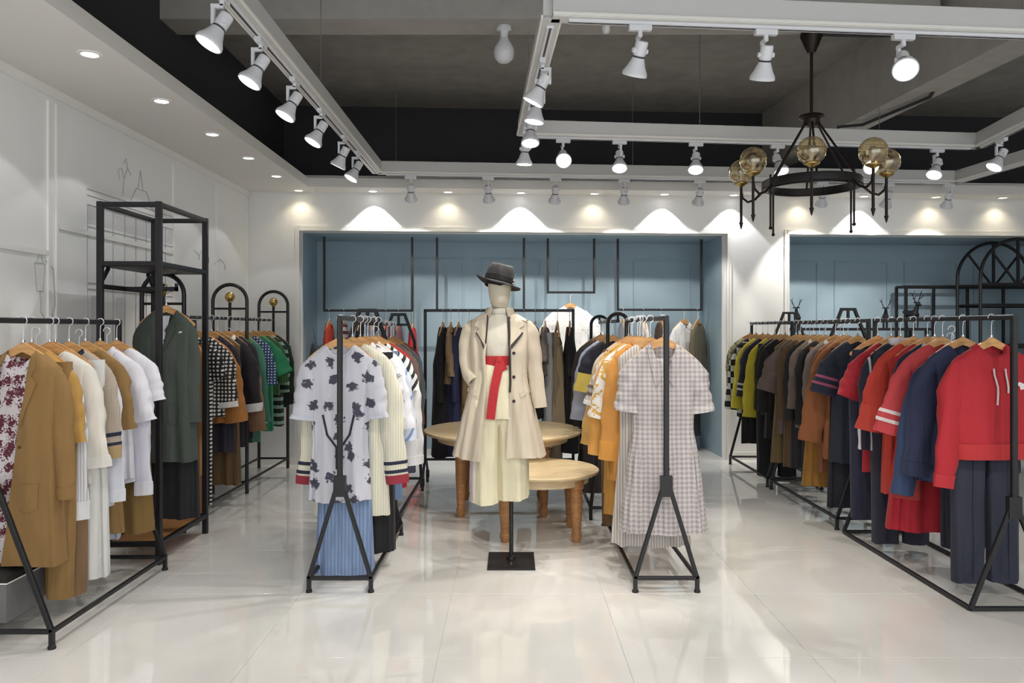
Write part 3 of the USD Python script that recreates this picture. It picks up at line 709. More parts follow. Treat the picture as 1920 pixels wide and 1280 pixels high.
SL = {'short': (.20, .045, .062, .060), 'elbow': (.33, .035, .060, .056), 'long': (.56, .02, .057, .042), 'three': (.44, .03, .058, .046)}
def top(name, label, cat, m, loc, rz=0, L=.65, sleeve='long', seed=0, collar=None, cm=None, cuff=None, cuff_w=.10, hem=None, hemw=.05, belt=None, beltz=.45,
        buttons=0, bm=None, open_gap=None, lapel=None, pocket=None, panel=None, shape=None, sl=None, sm=None, lab_parts=None, group=None, stripes=None, logo=None, strings=None, hood=None, straps=None, ties=None):
    """Shirts, blouses, dresses, jackets and coats on a hanger; origin where the hook meets the rail."""
    t = thing(name, label, cat, loc, rz, group)
    sh = dict(L=L, seed=seed); sh.update(shape or {})
    if open_gap: sh['gap'] = open_gap
    b = Body(**sh)
    sw, z0, slope, nd = b.sw, b.z0, b.slope, sh.get('nd', .05)
    obj('body', b.mesh, m, t, smooth=50)
    sleeves = []
    if sleeve:
        ln, out, r0, r1 = SL[sleeve] if isinstance(sleeve, str) else sleeve
        kw = dict(r0=r0, r1=r1); kw.update(sl or {})
        for s in (-1, 1):
            rng = np.random.default_rng(seed * 7 + s + 3)
            S = sleeve_mesh(s, sw, z0, slope, ln * rng.uniform(.97, 1.03), out + rng.uniform(-.012, .012), rng.uniform(-.03, .01), seed=seed + s + 11, **kw)
            pr = obj('sleeve', S[0], sm or m, t, smooth=60); sleeves.append(S)
            if cuff is not None:
                frac = cuff_w / max(.1, ln)
                obj('cuff', cuff_mesh(s, S, 1 - frac, 1.0), cuff, pr, label=(lab_parts or {}).get('cuff'))
            if stripes is not None:
                for q in (0.055, 0.10): obj('cuff_stripe', cuff_mesh(s, S, 1 - (q + .018) / max(.1, ln) * 1.0, 1 - q / max(.1, ln), .003), stripes, pr)
    cm = cm or m
    nw = b.nw
    if collar == 'shirt':
        for s in (-1, 1):
            obj('collar', b.patch([(s * .004, z0 - nd * .95), (s * .05, z0 - nd * 1.25 - .02), (s * (nw + .018), z0 - .02), (s * nw * .92, z0 + .012), (s * nw * .5, z0 - nd * .55)], .006), cm, t)
    elif collar == 'crew':
        pts = [(x, z0 - nd * math.exp(-(x / (nw * .8)) ** 4) + .004) for x in np.linspace(-nw * .98, nw * .98, 13)]
        low = [(x, z - .016) for x, z in pts][::-1]
        obj('neckband', b.patch(pts + low, .004), cm, t)
    elif collar == 'v':
        d = max(nd, .08)
        for s in (-1, 1):
            obj('neckband', b.patch([(0, z0 - d), (0, z0 - d - .03), (s * nw * 1.1, z0 - .012), (s * nw * .86, z0 + .006)], .004), cm, t)
    elif collar == 'stand':
        obj('collar', ribbon_ring(nw * .95, .033, z0 - .012, z0 + .032, grow=0), cm, t)
    if lapel:
        d = lapel
        for s in (-1, 1):
            g = .0 if not open_gap else abs(open_gap(.1)[1 if s > 0 else 0])
            obj('lapel', b.patch([(s * (.006 + g * .9), z0 - d), (s * (.085 + g * .5), z0 - d * .42), (s * (.065 + g * .4), z0 - d * .33), (s * (.09 + g * .2), z0 - .075), (s * (nw + .012), z0 - .012), (s * nw * .9, z0 + .008), (s * (.035 + g * .5), z0 - d * .5)], .007), cm, t)
    if hem is not None:
        zb = z0 - L; w = (sh.get('hem') or sw * 1.0); d = sh.get('dh', .06)
        obj('hem_band', ribbon_ring(w + .004, d + sh.get('amp', .008), zb - .006, zb + hemw), hem, t)
    if belt is not None:
        zz = z0 - L * beltz; w = sh.get('waist') or (sh.get('chest') or sw * .97) * .97
        obj('belt', ribbon_ring(w, sh.get('dm', .052) + .010, zz - .022, zz + .022), belt, t)
    if ties is not None:
        zz = z0 - L * beltz
        for s in (-1, 1):
            xx = s * .085
            p = [(xx, zz + .10), (xx * .7, zz - .01), (xx * .15, zz - .08), (s * .01, zz - .20)]
            obj('waist_tie', tube([(x, float(b.y_at(np.array([x]), np.array([z]))[0]) - .006, z) for x, z in p], .006, 6), ties, t)
    pk = t
    if buttons and open_gap is None:
        pk = obj('placket', b.patch([(-.014, z0 - nd - .005), (.014, z0 - nd - .005), (.014, z0 - L + .02), (-.014, z0 - L + .02)], .002), m, t)
    for k in range(buttons):
        obj('button', disc_at(b, .012 if open_gap is None else open_gap(.4)[1] + .02, z0 - nd - .06 - k * (L - nd - .12) / max(buttons, 1) * .8), bm or M_SLOT, pk)
    if pocket is not None:
        for s in (-1, 1):
            zz = z0 - L * .62
            obj('pocket', b.patch([(s * .045, zz), (s * .125, zz + .006), (s * .125, zz - .11), (s * .085, zz - .125), (s * .045, zz - .11)], .004), pocket, t)
    if panel is not None:
        mm, poly = panel
        obj('front_panel', b.patch(poly, .003), mm, t)
    if strings is not None:
        for s in (-1, 1):
            p = [(s * (.03 + .002 * math.sin(k)), z0 - nd - .03 - .03 * k) for k in range(8 if s < 0 else 6)]
            obj('drawstring', tube([(x, float(b.y_at(np.array([x]), np.array([z]))[0]) - .009, z) for x, z in p], .005, 6), strings, t)
    if hood is not None:
        u = np.arange(28) * 2 * PI / 28
        def rr_(w, d, z, dz): return np.stack([w * np.cos(u), d * np.sin(u), z - dz * np.clip(-np.sin(u), 0, 1)], -1)
        hd = rings([rr_(nw * .8, .03, z0 - .0, nd), rr_(nw * 1.0, .05, z0 + .012, nd * .95), rr_(nw * 1.35, .062, z0 - .004, nd * 1.0), rr_(nw * 1.75, .068, z0 - .04, nd * 1.15), rr_(nw * 1.4, .05, z0 - .08, nd * 1.0)], True)
        if Body._vol(hd) < 0: hd.faces = hd.faces[:, ::-1]
        obj('hood', hd, hood, t, smooth=60)
    if logo is not None:
        obj('logo', b.patch(logo[1], .002), logo[0], t)
    if straps is not None:
        for s in (-1, 1): obj('strap', b.patch([(s * .075, z0 + .0), (s * .105, z0 - .012), (s * .09, z0 - .26), (s * .06, z0 - .26)], .005), straps, t)
    return t

def bottoms(name, label, cat, m, loc, rz=0, L=.95, w=.155, seed=0, kind='trousers', hemw=None, z0=-.20, group=None, band=None, pleat=0.0, folds=7, amp=.008, hem=None, legw=None):
    t = thing(name, label, cat, loc, rz, group)
    obj('waistband', ribbon_ring(w * .98, .034, z0 - .035, z0 + .004), band or m, t)
    if kind == 'skirt':
        b = Body(L=L, sw=w, nw=w * .9, z0=z0, slope=.01, chest=w * 1.04, waist=w * 1.06, hem=hemw or w * 1.1, ds=.034, dm=.045, dh=.06, nd=0, folds=folds, amp=amp, seed=seed, pleat=pleat, nu=96)
        obj('body', b.mesh, m, t, smooth=50)
        if hem is not None: obj('hem_band', ribbon_ring((hemw or w * 1.1) + .004, .06 + amp, z0 - L - .005, z0 - L + .05), hem, t)
    else:
        cr = .30
        b = Body(L=cr, sw=w, nw=w * .9, z0=z0, slope=.01, chest=w * 1.05, waist=w * 1.08, hem=w * 1.1, ds=.036, dm=.05, dh=.05, nd=0, folds=5, amp=.004, seed=seed, nr=10)
        obj('body', b.mesh, m, t, smooth=50)
        lw = legw or w * .52
        for s in (-1, 1):
            g = Body(L=L - cr + .10, sw=lw * 1.02, nw=lw * .9, z0=z0 - cr + .10, slope=.02, chest=lw * 1.04, waist=lw * 1.0, hem=hemw or lw * .92, ds=.042, dm=.046, dh=.05, nd=0, folds=4, amp=.006, seed=seed + s + 5, nu=36, nr=16)
            g.mesh.apply_translation([s * (w * 1.1 - lw) * 1.0, 0, 0])
            obj('leg', g.mesh, m, t, smooth=50)
            obj('crease', tube([(s * (w * 1.1 - lw), -.052, z0 - .3), (s * (w * 1.1 - lw), -.05, z0 - L * .6), (s * (w * 1.1 - lw), -.054, z0 - L + .02)], .0025, 5), m, t)
    return t

# one wooden hanger; every other one refers to it
def hanger_poly():
    xs_ = np.linspace(-.178, .178, 27)
    tz = lambda x: -.100 - .040 * min(1, abs(x) / .075) - .080 * max(0, (abs(x) - .075) / .105) ** 1.15
    up = [(x, tz(x)) for x in xs_]; lo = [(x, tz(x) - (.046 - .024 * abs(x) / .178)) for x in xs_[::-1]]
    return Polygon(up + lo).buffer(-.004).buffer(.004)
_h0 = None
def hanger(label, loc, rz=0, white=False):
    global _h0
    grp = 'wooden clothes hangers on the racks'
    if _h0 is None:
        _h0 = t = thing('clothes_hanger', label, 'hanger', loc, rz, grp)
        m = trimesh.creation.extrude_polygon(hanger_poly(), .014, engine='earcut')
        v = m.vertices.copy(); y = v[:, 2] - .007 + .25 * v[:, 0] ** 2
        m = trimesh.Trimesh(np.stack([v[:, 0], y, v[:, 1]], 1), m.faces[:, ::-1], process=False)
        if Body._vol(m) < 0: m.faces = m.faces[:, ::-1]
        obj('shoulder_bar', m, M_HANG, t, smooth=30)
        p = [(0, 0, -.115), (0, 0, -.045)] + [(.019 * math.cos(a), 0, .0 + .019 * math.sin(a) - .0) for a in np.linspace(-.45 * PI, 1.05 * PI, 14)]
        obj('hook', tube(p, .0026, 6), M_WIRE, t)
        obj('collar_ferrule', lathe([(0, -.102), (.007, -.102), (.007, -.09), (0, -.09)], 10), M_CHROME, t)
        return t
    return dup(_h0, 'clothes_hanger', label, loc, rz, grp)

# ------------------------------------------------------------------ the clothes
_jr = random.Random(5)
def T(short, label, cat, m, loc, rz=None, hang_=True, name=None, **k):
    rz = _jr.uniform(-6, 6) if rz is None else rz
    k.setdefault('seed', len(_used) % 997)
    t = top(name or cat.replace(' ', '_'), label, cat, m, loc, rz, **k)
    if hang_: hanger('wooden hanger holding the ' + short, loc, rz)
    return t
def Bt(short, label, cat, m, loc, rz=None, hang_=False, name=None, **k):
    rz = _jr.uniform(-6, 6) if rz is None else rz
    k.setdefault('seed', len(_used) % 997)
    t = bottoms(name or cat.replace(' ', '_'), label, cat, m, loc, rz, **k)
    if hang_: hanger('wooden hanger holding the ' + short, loc, rz)
    return t

MUST, MUST2, CREAM, WHITE_, NAVY, BLACK_ = (158, 117, 60), (206, 154, 68), (234, 226, 208), (242, 242, 246), (40, 44, 72), (30, 29, 33)
RED, ORED, PRED, ORANGE, GREEN, DGREEN = (206, 30, 44), (216, 54, 42), (224, 66, 72), (222, 142, 54), (38, 142, 92), (34, 84, 58)
TAUPE, BROWN, RUST, BLUEN, YEL, OLIVE = (116, 102, 92), (98, 74, 48), (166, 92, 44), (46, 62, 112), (226, 208, 36), (104, 100, 66)
f = fab
FW = fab(WHITE_); FBLK = fab(BLACK_); FNAVY = fab(NAVY); FMUST = fab(MUST); FCREAM = fab(CREAM)

# --- far-left rack (front to back)
z = 1.44
T('long mustard coat', 'long mustard coat worn open over a floral dress, front of left rack', 'coat', FMUST, (RL, 3.62, z), -8, L=.98, sleeve='long', lapel=.34,
  open_gap=lambda s: (-.13, .065 - .10 * s), shape=dict(sw=.195, chest=.19, waist=.18, hem=.205, dm=.075, dh=.08, ds=.05, folds=5, amp=.010), cuff=FMUST, cuff_w=.05, pocket=FMUST, buttons=2, bm=fab((90, 62, 28)))
T('floral dress', 'white dress with dark red and black flowers inside the mustard coat', 'dress', fab((236, 226, 230), 'floral', (112, 34, 58), s=17, r=.42, d=.10), (RL, 3.63, z), -8, False,
  L=.98, sleeve=None, shape=dict(sw=.165, chest=.16, waist=.15, hem=.165, dm=.045, dh=.05, nd=.05))
Bt('', 'mustard trousers hanging below the long mustard coat', 'trousers', FMUST, (RL + .04, 3.72, z), -8, L=1.12, w=.14, legw=.072, hemw=.058)
T('mustard blouse', 'yellow mustard blouse with elbow sleeves behind the long coat', 'blouse', fab(MUST2), (RL - .01, 3.70, z), L=.58, sleeve='elbow', collar='crew', shape=dict(sw=.17))
T('pinstriped shirt', 'white pinstriped long-sleeved shirt low behind the mustard coat', 'shirt', fab((240, 240, 244), 'stripe', (190, 190, 205), s=28, r=.7), (RL - .02, 3.75, z - .05), L=.70, sleeve=(.66, .02, .058, .046), collar='shirt', cuff=FW, cuff_w=.08)
T('cream lace tunic', 'cream white lace tunic with wide long sleeves on left rack', 'tunic', fab((240, 234, 222)), (RL + .01, 3.81, z), L=.66, sleeve=(.46, .03, .06, .064), collar='crew', shape=dict(sw=.195, folds=9, amp=.012), cuff=fab((244, 240, 232)), cuff_w=.05)
Bt('', 'long white wide skirt reaching the base of the left rack', 'skirt', fab((238, 238, 234)), (RL + .05, 3.95, z), L=1.10, w=.15, kind='skirt', hemw=.175, folds=7, amp=.012)
Bt('brown trousers', 'brown trousers beside the long white skirt on left rack', 'trousers', fab((146, 108, 72)), (RL + .02, 3.84, z), L=1.15, w=.14, legw=.07, hemw=.06, hang_=True)
T('tweed jacket', 'beige tweed jacket edged in navy on left rack', 'jacket', fab((206, 190, 170), 'check', (176, 158, 140), s=40), (RL + .015, 3.97, z), L=.60, sleeve='three', collar='v', cm=FNAVY, cuff=fab((190, 160, 110)), cuff_w=.06, stripes=FNAVY, hem=FNAVY, hemw=.02)
T('lilac white shirt', 'pale lilac-white shirt with long sleeves behind tweed jacket', 'shirt', fab((228, 230, 244)), (RL + .015, 4.06, z - .06), L=.76, sleeve=(.64, .03, .058, .048), collar='shirt', cuff=fab((236, 238, 248)), cuff_w=.06)
T('tan dress', 'tan brown long-sleeved dress in the middle of left rack', 'dress', fab((150, 112, 56)), (RL + .0, 4.15, z), L=.98, sleeve='elbow', shape=dict(waist=.16, hem=.20))
T('white pale shirt', 'white loose shirt with wide short sleeves near left tower', 'shirt', fab((240, 238, 248)), (RL + .01, 4.28, z), L=.72, sleeve=(.30, .05, .062, .07), collar='shirt')
T('thin white blouse', 'thin white blouse with narrow long sleeves beside pinafore dress', 'blouse', fab((234, 230, 246)), (RL + .01, 4.35, z - .05), L=.70, sleeve=(.68, .03, .052, .044), cuff=fab((244, 242, 250)), cuff_w=.07)
T('white tee', 'white short-sleeved tee under the brown pinafore on left rack', 'tee shirt', fab((243, 242, 250)), (RL + .02, 4.44, z), 2, L=.5, sleeve='short', collar='crew', shape=dict(sw=.19))
T('pinafore dress', 'mustard brown pinafore dress with buckled straps over white tee', 'dress', fab((140, 106, 48)), (RL + .02, 4.435, z - .21), 2, False, L=.84, sleeve=None, shape=dict(sw=.165, nw=.10, chest=.185, waist=.185, hem=.21, dm=.066, dh=.075, nd=.0, slope=.02), straps=fab((120, 88, 40)))
Bt('', 'pale blue denim skirt low at the back of left rack', 'skirt', fab((196, 204, 222)), (RL - .02, 4.22, z), L=.98, w=.15, kind='skirt', hemw=.165)

# --- coat shown on the tower arm
T('dark green coat', 'dark green double-breasted coat hung face-out on the shelf tower', 'coat', fab((74, 84, 76)), (-2.18, 4.90, 1.655), 0, L=.94, sleeve=(.58, .0, .052, .046), lapel=.26, collar='shirt', pocket=fab((70, 80, 72)), buttons=3,
  shape=dict(sw=.165, chest=.168, waist=.16, hem=.19, dm=.07, dh=.075, ds=.05, nd=.12, vneck=True), panel=(fab((226, 226, 232)), [(-.035, -.17), (.035, -.17), (.004, -.36)]), logo=(fab((230, 230, 234)), [(.10, -.27), (.118, -.266), (.118, -.278), (.10, -.28)]))
Bt('', 'black pleated skirt showing below the dark green coat', 'skirt', fab((34, 33, 38)), (-2.17, 4.97, 1.655), 0, L=1.26, w=.15, kind='skirt', hemw=.17, pleat=.006)

# --- arched rack
XA, z = -2.39, 1.49
T('tan orange dress', 'tan orange long dress first on the arched rack', 'dress', fab((206, 138, 66)), (XA + .02, 5.48, z), L=.98, sleeve='long', shape=dict(amp=.012))
Bt('', 'long rust brown trousers at the front of the arched rack', 'trousers', fab((160, 104, 58)), (XA + .02, 5.55, z), L=1.22, w=.165)
T('black dotted dress', 'black long dress with white polka dots on arched rack', 'dress', fab((26, 25, 30), 'dots', (238, 236, 232), s=34, r=.30), (XA + .02, 5.66, z), L=1.22, sleeve='short', shape=dict(sw=.20, hem=.19))
T('dotted cuffed blouse', 'black polka-dot blouse with bright white cuffs on arched rack', 'blouse', fab((34, 30, 32), 'dots', (236, 234, 226), s=36, r=.36), (XA + .06, 5.80, z), L=.60, sleeve=(.42, .06, .075, .075), cuff=fab((250, 248, 244)), cuff_w=.04, collar='crew')
T('tan blouse', 'tan orange blouse with flared sleeves behind dotted blouse', 'blouse', fab((198, 124, 52)), (XA + .05, 5.92, z - .02), L=.64, sleeve=(.54, .07, .07, .085))
T('dark plum coat', 'dark navy plum coat in the middle of the arched rack', 'coat', fab((48, 42, 58)), (XA + .05, 6.06, z), L=.9, sleeve='long', lapel=.26, shape=dict(vneck=True, nd=.14), panel=(fab((240, 240, 242)), [(-.03, -.15), (.03, -.15), (.0, -.27)]))
T('long brown dress', 'long olive brown dress reaching low on the arched rack', 'dress', fab((112, 84, 50)), (XA + .05, 6.18, z), L=1.18, sleeve=None, shape=dict(folds=9, amp=.012))
T('black cuffed dress', 'black dress with white cuffs and brown sleeves ends, arched rack', 'dress', fab((40, 34, 40)), (XA + .07, 6.30, z), L=.90, sleeve=(.50, .07, .07, .07), cuff=fab((246, 244, 240)), cuff_w=.06, collar='shirt', cm=fab((246, 244, 240)))
T('brown blouse', 'short brown flared blouse below the white cuff on arched rack', 'blouse', fab((150, 110, 78)), (XA + .06, 6.40, z - .10), L=.60, sleeve=(.56, .06, .065, .075))
T('black jacket', 'plain black jacket just before the second arch', 'jacket', fab((36, 34, 40)), (XA + .04, 6.50, z), L=.86, sleeve='long')
T('teal dress', 'teal green long-sleeved dress behind the second arch', 'dress', fab((62, 128, 104)), (XA + .03, 6.70, z), L=.92, sleeve=(.62, .05, .066, .075), shape=dict(amp=.012))
T('navy dotted blouse', 'navy blouse with pale blue dots on the arched rack', 'blouse', fab((40, 72, 122), 'dots', (220, 228, 238), s=40, r=.28), (XA + .05, 6.84, z), L=.78, sleeve='elbow', collar='crew')
T('bright green dress', 'bright green dress with flared short sleeves on arched rack', 'dress', fab((42, 156, 102)), (XA + .06, 7.02, z), L=.86, sleeve=(.24, .11, .075, .09), shape=dict(amp=.012))
T('dark green plaid blouse', 'dark green plaid blouse near the last arch', 'blouse', fab((34, 92, 62), 'check', (96, 140, 60), s=14), (XA + .05, 7.22, z), L=.56, sleeve='elbow')
T('striped long skirt dress', 'black and green banded dress beside the last arch', 'dress', fab((28, 46, 42), 'hstripe', (160, 196, 176), s=4.2, r=.55), (XA + .05, 7.36, z), L=.86, sleeve='three')
T('deep green coat', 'deep green coat with dark sleeves, last on arched rack', 'coat', fab((32, 62, 48)), (XA + .05, 7.52, z), L=.70, sleeve='long', cuff=fab((30, 34, 40)))

# --- rack left of the dummy
XC, XB, z = -.908, -1.02, 1.46
T('grey floral dress', 'pale grey dress with dark flowers and black tie, front of left centre rack', 'dress', fab((208, 209, 222), 'floral', (70, 70, 90), s=9, r=.27, d=.07), (-.945, 4.30, z), 3, L=.86, sleeve=(.30, .032, .060, .066),
  shape=dict(sw=.172, chest=.168, waist=.145, hem=.165, dm=.06, dh=.075, folds=6, amp=.014, nd=.06, waist_at=.58), collar='crew', cm=fab((206, 207, 222)), cuff=fab((206, 208, 224)), cuff_w=.02, ties=fab((40, 40, 54)), beltz=.56, belt=None)
Bt('', 'blue pleated long skirt below the grey floral dress', 'skirt', fab((142, 168, 212), 'stripe', (118, 146, 192), s=16), (-.935, 4.37, z), 2, L=1.24, w=.125, kind='skirt', hemw=.162, folds=11, amp=.004, pleat=.012, z0=-.19)
T('cream cardigan', 'long cream ribbed cardigan with navy and red striped cuffs', 'cardigan', fab((240, 236, 214), 'stripe', (226, 220, 194), s=22), (-.91, 4.46, z), 3, L=.98, sleeve=(.70, .05, .075, .06), cuff=fab((168, 40, 58)), cuff_w=.045, stripes=FNAVY, shape=dict(sw=.20, hem=.215, amp=.006), collar='v')
T('white floral blouse', 'white blouse with dark leaf print behind cream cardigan', 'blouse', fab((238, 238, 246), 'leaf', (56, 56, 74), s=13, r=.56), (XC + .02, 4.58, z), L=.72, sleeve='elbow', collar='shirt', cm=FW)
T('white cropped shirt', 'white boxy shirt with navy hem on left centre rack', 'shirt', fab((240, 241, 250)), (XC + .03, 4.66, z), L=.66, sleeve=(.40, .05, .072, .08), hem=FNAVY, hemw=.02, collar='crew')
T('pale blue shirt', 'pale blue striped shirt with long sleeves on left centre rack', 'shirt', fab((222, 232, 250), 'diag', (70, 130, 205), s=3.2, r=.9), (XC + .03, 4.76, z), L=.72, sleeve=(.50, .055, .07, .07), collar='shirt', cm=FW)
Bt('', 'short black skirt low behind the blue pleated skirt', 'skirt', FBLK, (XC + .06, 4.58, z), L=1.17, w=.15, kind='skirt', hemw=.165)
T('zebra striped blouse', 'white blouse with black diagonal stripes on left centre rack', 'blouse', fab((240, 242, 240), 'diag', (40, 42, 46), s=9, r=.55), (XC + .05, 4.86, z), L=.80, sleeve='short')
T('white balloon blouse', 'white blouse with full balloon sleeves on left centre rack', 'blouse', fab((240, 240, 242)), (XC + .05, 4.93, z - .06), L=.74, sleeve=(.60, .06, .075, .07), sl=dict(puff=.03), cuff=FW, cuff_w=.05)
Bt('', 'mid blue denim skirt at the back of left centre rack', 'skirt', fab((112, 142, 190)), (XC + .05, 4.83, z), L=.92, w=.155, kind='skirt', hemw=.18)
T('red long dress', 'long red dress towards the back of left centre rack', 'dress', fab((196, 34, 40)), (XC + .05, 5.02, z), L=.94, sleeve='long')
T('taupe coat', 'taupe grey coat first on the trapezoid rack behind left centre rack', 'coat', fab((150, 124, 116)), (XB + .14, 5.50, 1.44), L=.72, sleeve='long', lapel=.25, shape=dict(vneck=True, nd=.12))
T('teal grey coat', 'grey teal coat second on the trapezoid rack', 'coat', fab((92, 108, 108)), (XB + .15, 5.62, 1.44), L=.86, sleeve='long')

# --- trapezoid rack behind it
XB, z = -1.02, 1.44
T('red printed coat', 'red coat with small yellow print on the trapezoid rack', 'coat', fab((204, 30, 40), 'floral', (226, 190, 50), s=5, r=.16), (XB + .10, 5.80, z), L=.86, sleeve='long', collar='shirt')
T('slate dress', 'slate blue dress on the trapezoid rack behind left centre rack', 'dress', fab((98, 108, 140)), (XB + .10, 5.98, z), L=1.0, sleeve='elbow')
T('crimson dress', 'crimson dress further back on the trapezoid rack', 'dress', fab((186, 28, 44)), (XB + .08, 6.2, z), L=.9, sleeve='long')
T('mauve blouse', 'mauve blouse further back on the trapezoid rack', 'blouse', fab((150, 110, 120)), (XB + .05, 6.45, z), L=.8, sleeve='long')

# --- clothes on the alcove rails (seen from the side)
def S_(i, s, zr, *a, **k):
    o = W(s, .5, zr)
    return T(*a, loc=o, rz=math.degrees(TH) + 90 * i, **k)
S_(1, .74, 1.607, 'orange red alcove coat', 'orange-red coat seen edge-on, leftmost on the alcove rail', 'coat', fab((214, 62, 40)), L=.9, sleeve='long')
S_(1, .90, 1.607, 'dark alcove dress', 'dark red and white edge-on dress on leftmost alcove rail', 'dress', fab((210, 190, 190), 'hstripe', (120, 24, 34), s=4), L=.9, sleeve='elbow')
S_(1, 1.08, 1.607, 'black alcove jacket', 'black edge-on jacket on the leftmost alcove rail', 'jacket', FBLK, L=.8, sleeve='long')
S_(1, 1.22, 1.607, 'lilac alcove blouse', 'lilac edge-on blouse on the leftmost alcove rail', 'blouse', fab((176, 170, 200)), L=.7, sleeve='elbow')
S_(1, 1.36, 1.607, 'pink red alcove blouse', 'pink-red edge-on blouse on the leftmost alcove rail', 'blouse', fab((216, 54, 84)), L=.8, sleeve='elbow')
S_(1, 1.50, 1.607, 'mauve alcove blouse', 'dusky mauve edge-on blouse on the leftmost alcove rail', 'blouse', fab((138, 96, 104)), L=.8, sleeve='elbow')
S_(1, 1.655, 1.57, 'bright red alcove coat', 'bright red edge-on coat at the right end of leftmost alcove rail', 'coat', fab((216, 32, 46)), L=1.06, sleeve='long', shape=dict(dm=.06, dh=.07))
S_(0, 3.42, 1.80, 'printed white shirt', 'white shirt with sparse dark print facing out in the alcove', 'shirt', fab((244, 244, 244), 'leaf', (90, 92, 96), s=30, r=.66), L=.86, sleeve=(.36, .13, .085, .09), collar='shirt', shape=dict(sw=.215, hem=.20))
S_(1, 4.02, 1.62, 'grey alcove blouse', 'grey edge-on blouse on the rightmost alcove rail', 'blouse', fab((150, 150, 156)), L=.7, sleeve='long')
S_(1, 4.25, 1.62, 'sheer white alcove blouse', 'sheer white edge-on blouse on the rightmost alcove rail', 'blouse', fab((236, 232, 228)), L=.6, sleeve='long')
S_(1, 4.45, 1.62, 'brown alcove dress', 'brown edge-on dress on the rightmost alcove rail', 'dress', fab((110, 80, 64)), L=.7, sleeve='long')
S_(.35, 4.72, 1.62, 'white alcove jacket', 'white ruffled jacket angled out on the rightmost alcove rail', 'jacket', fab((246, 247, 250)), L=.64, sleeve=(.60, .05, .075, .06), collar='shirt', shape=dict(amp=.012))
Bt('', 'black skirt below the white jacket in the alcove', 'skirt', FBLK, W(4.76, .56, 1.62), 20, L=1.24, w=.15, kind='skirt', hemw=.18)
S_(.6, 4.88, 1.62, 'olive alcove coat', 'olive coat at the right end of rightmost alcove rail', 'coat', fab((112, 104, 84)), L=.72, sleeve='long')

# --- rolling rack, side-on
z = 1.567
def Q_(x, *a, **k): return T(*a, loc=(x, 6.9, z), rz=90 + _jr.uniform(-8, 8), **k)
Q_(-.60, 'black rolling coat', 'black edge-on long coat, leftmost on the rolling rack', 'coat', FBLK, L=1.14, sleeve='long', shape=dict(dm=.08, dh=.09))
Q_(-.53, 'tan rolling blouse', 'tan edge-on blouse on the rolling rack left of dummy', 'blouse', fab((176, 148, 108)), L=.5, sleeve='elbow', shape=dict(dm=.06))
Bt('', 'dark navy edge-on trousers below tan blouse, rolling rack', 'trousers', fab((44, 48, 84)), (-.52, 6.9, z), 86, L=1.08)
Q_(-.46, 'blue rolling blouse', 'navy blue edge-on dress on the rolling rack left of dummy', 'dress', fab((52, 62, 110)), L=.92, sleeve='long')
Q_(-.37, 'khaki rolling coat', 'khaki brown edge-on coat on the rolling rack beside dummy', 'coat', fab((150, 124, 88)), L=.98, sleeve='long', shape=dict(dm=.07, dh=.08))
Q_(-.26, 'brown rolling coat', 'dark brown edge-on coat behind the dummy on rolling rack', 'coat', fab((84, 62, 50)), L=.98, sleeve='long')
Q_(.12, 'grey rolling dress', 'grey edge-on dress hidden behind the dummy on rolling rack', 'dress', fab((120, 118, 122)), L=1.0, sleeve='long')
Q_(.22, 'charcoal rolling jacket', 'charcoal edge-on jacket right of the dummy on rolling rack', 'jacket', fab((38, 38, 42)), L=.80, sleeve='long', shape=dict(dm=.07, dh=.08))
Q_(.31, 'taupe rolling blouse', 'taupe edge-on blouse right of the dummy on rolling rack', 'blouse', fab((140, 128, 122)), L=.42, sleeve='short', shape=dict(dm=.04))
Bt('', 'silvery pale edge-on trousers on the rolling rack', 'trousers', fab((198, 202, 210)), (.335, 6.9, z), 92, L=1.0)
Q_(.42, 'sand rolling dress', 'sand dress with green hem edge-on, rolling rack', 'dress', fab((186, 166, 130)), L=.80, sleeve=None, hem=fab((30, 140, 84)), hemw=.07, shape=dict(z0=-.26, dm=.06, dh=.09))
Bt('', 'beige edge-on trousers below the sand dress, rolling rack', 'trousers', fab((158, 140, 112)), (.40, 6.9, z), 92, L=1.12)
Q_(.53, 'black rolling dress', 'black edge-on long dress, rightmost on the rolling rack', 'dress', fab((32, 31, 38)), L=1.10, sleeve='elbow', shape=dict(dm=.07, dh=.10))

# --- rack right of the tables
XD, z = RC, 1.46
T('checked dress', 'grey beige checked short-sleeved dress, front of right centre rack', 'dress', fab((212, 204, 202), 'check', (164, 154, 156), s=12, lo=.2, hi=1.9), (.85, 4.30, z), -2, L=1.03, sleeve=(.26, .045, .062, .070), collar='shirt', buttons=4,
  shape=dict(sw=.178, chest=.172, waist=.165, hem=.235, dm=.06, dh=.10, folds=8, amp=.008, nd=.17, vneck=True, waist_at=.40, gather=.03), cuff=fab((216, 209, 207), 'check', (176, 168, 170), s=12, lo=.2, hi=1.9), cuff_w=.035, beltz=.40)
T('long check dress', 'long pale lace-like dress behind the checked dress', 'dress', fab((222, 214, 208), 'stripe', (186, 176, 168), s=20), (XD - .03, 4.42, z), -6, L=1.14, sleeve=None, shape=dict(hem=.22, amp=.016, folds=9))
T('orange coat', 'bright orange long-sleeved coat behind the checked dress', 'coat', fab((228, 152, 62)), (XD - .055, 4.52, z), -8, L=.80, shape=dict(sw=.17), sleeve=(.56, .03, .055, .055), collar='shirt', cuff=fab((236, 156, 54)))
T('printed blouse', 'white blouse with yellow print between the orange coats', 'blouse', fab((240, 236, 230), 'leaf', (220, 168, 70), s=18), (XD - .06, 4.60, z), -8, L=.60, sleeve=(.33, .05, .062, .066))
T('amber shirt', 'amber yellow shirt with long sleeves on right centre rack', 'shirt', fab((226, 156, 60)), (XD - .06, 4.68, z), -8, L=.82, sleeve=(.58, .06, .066, .07))
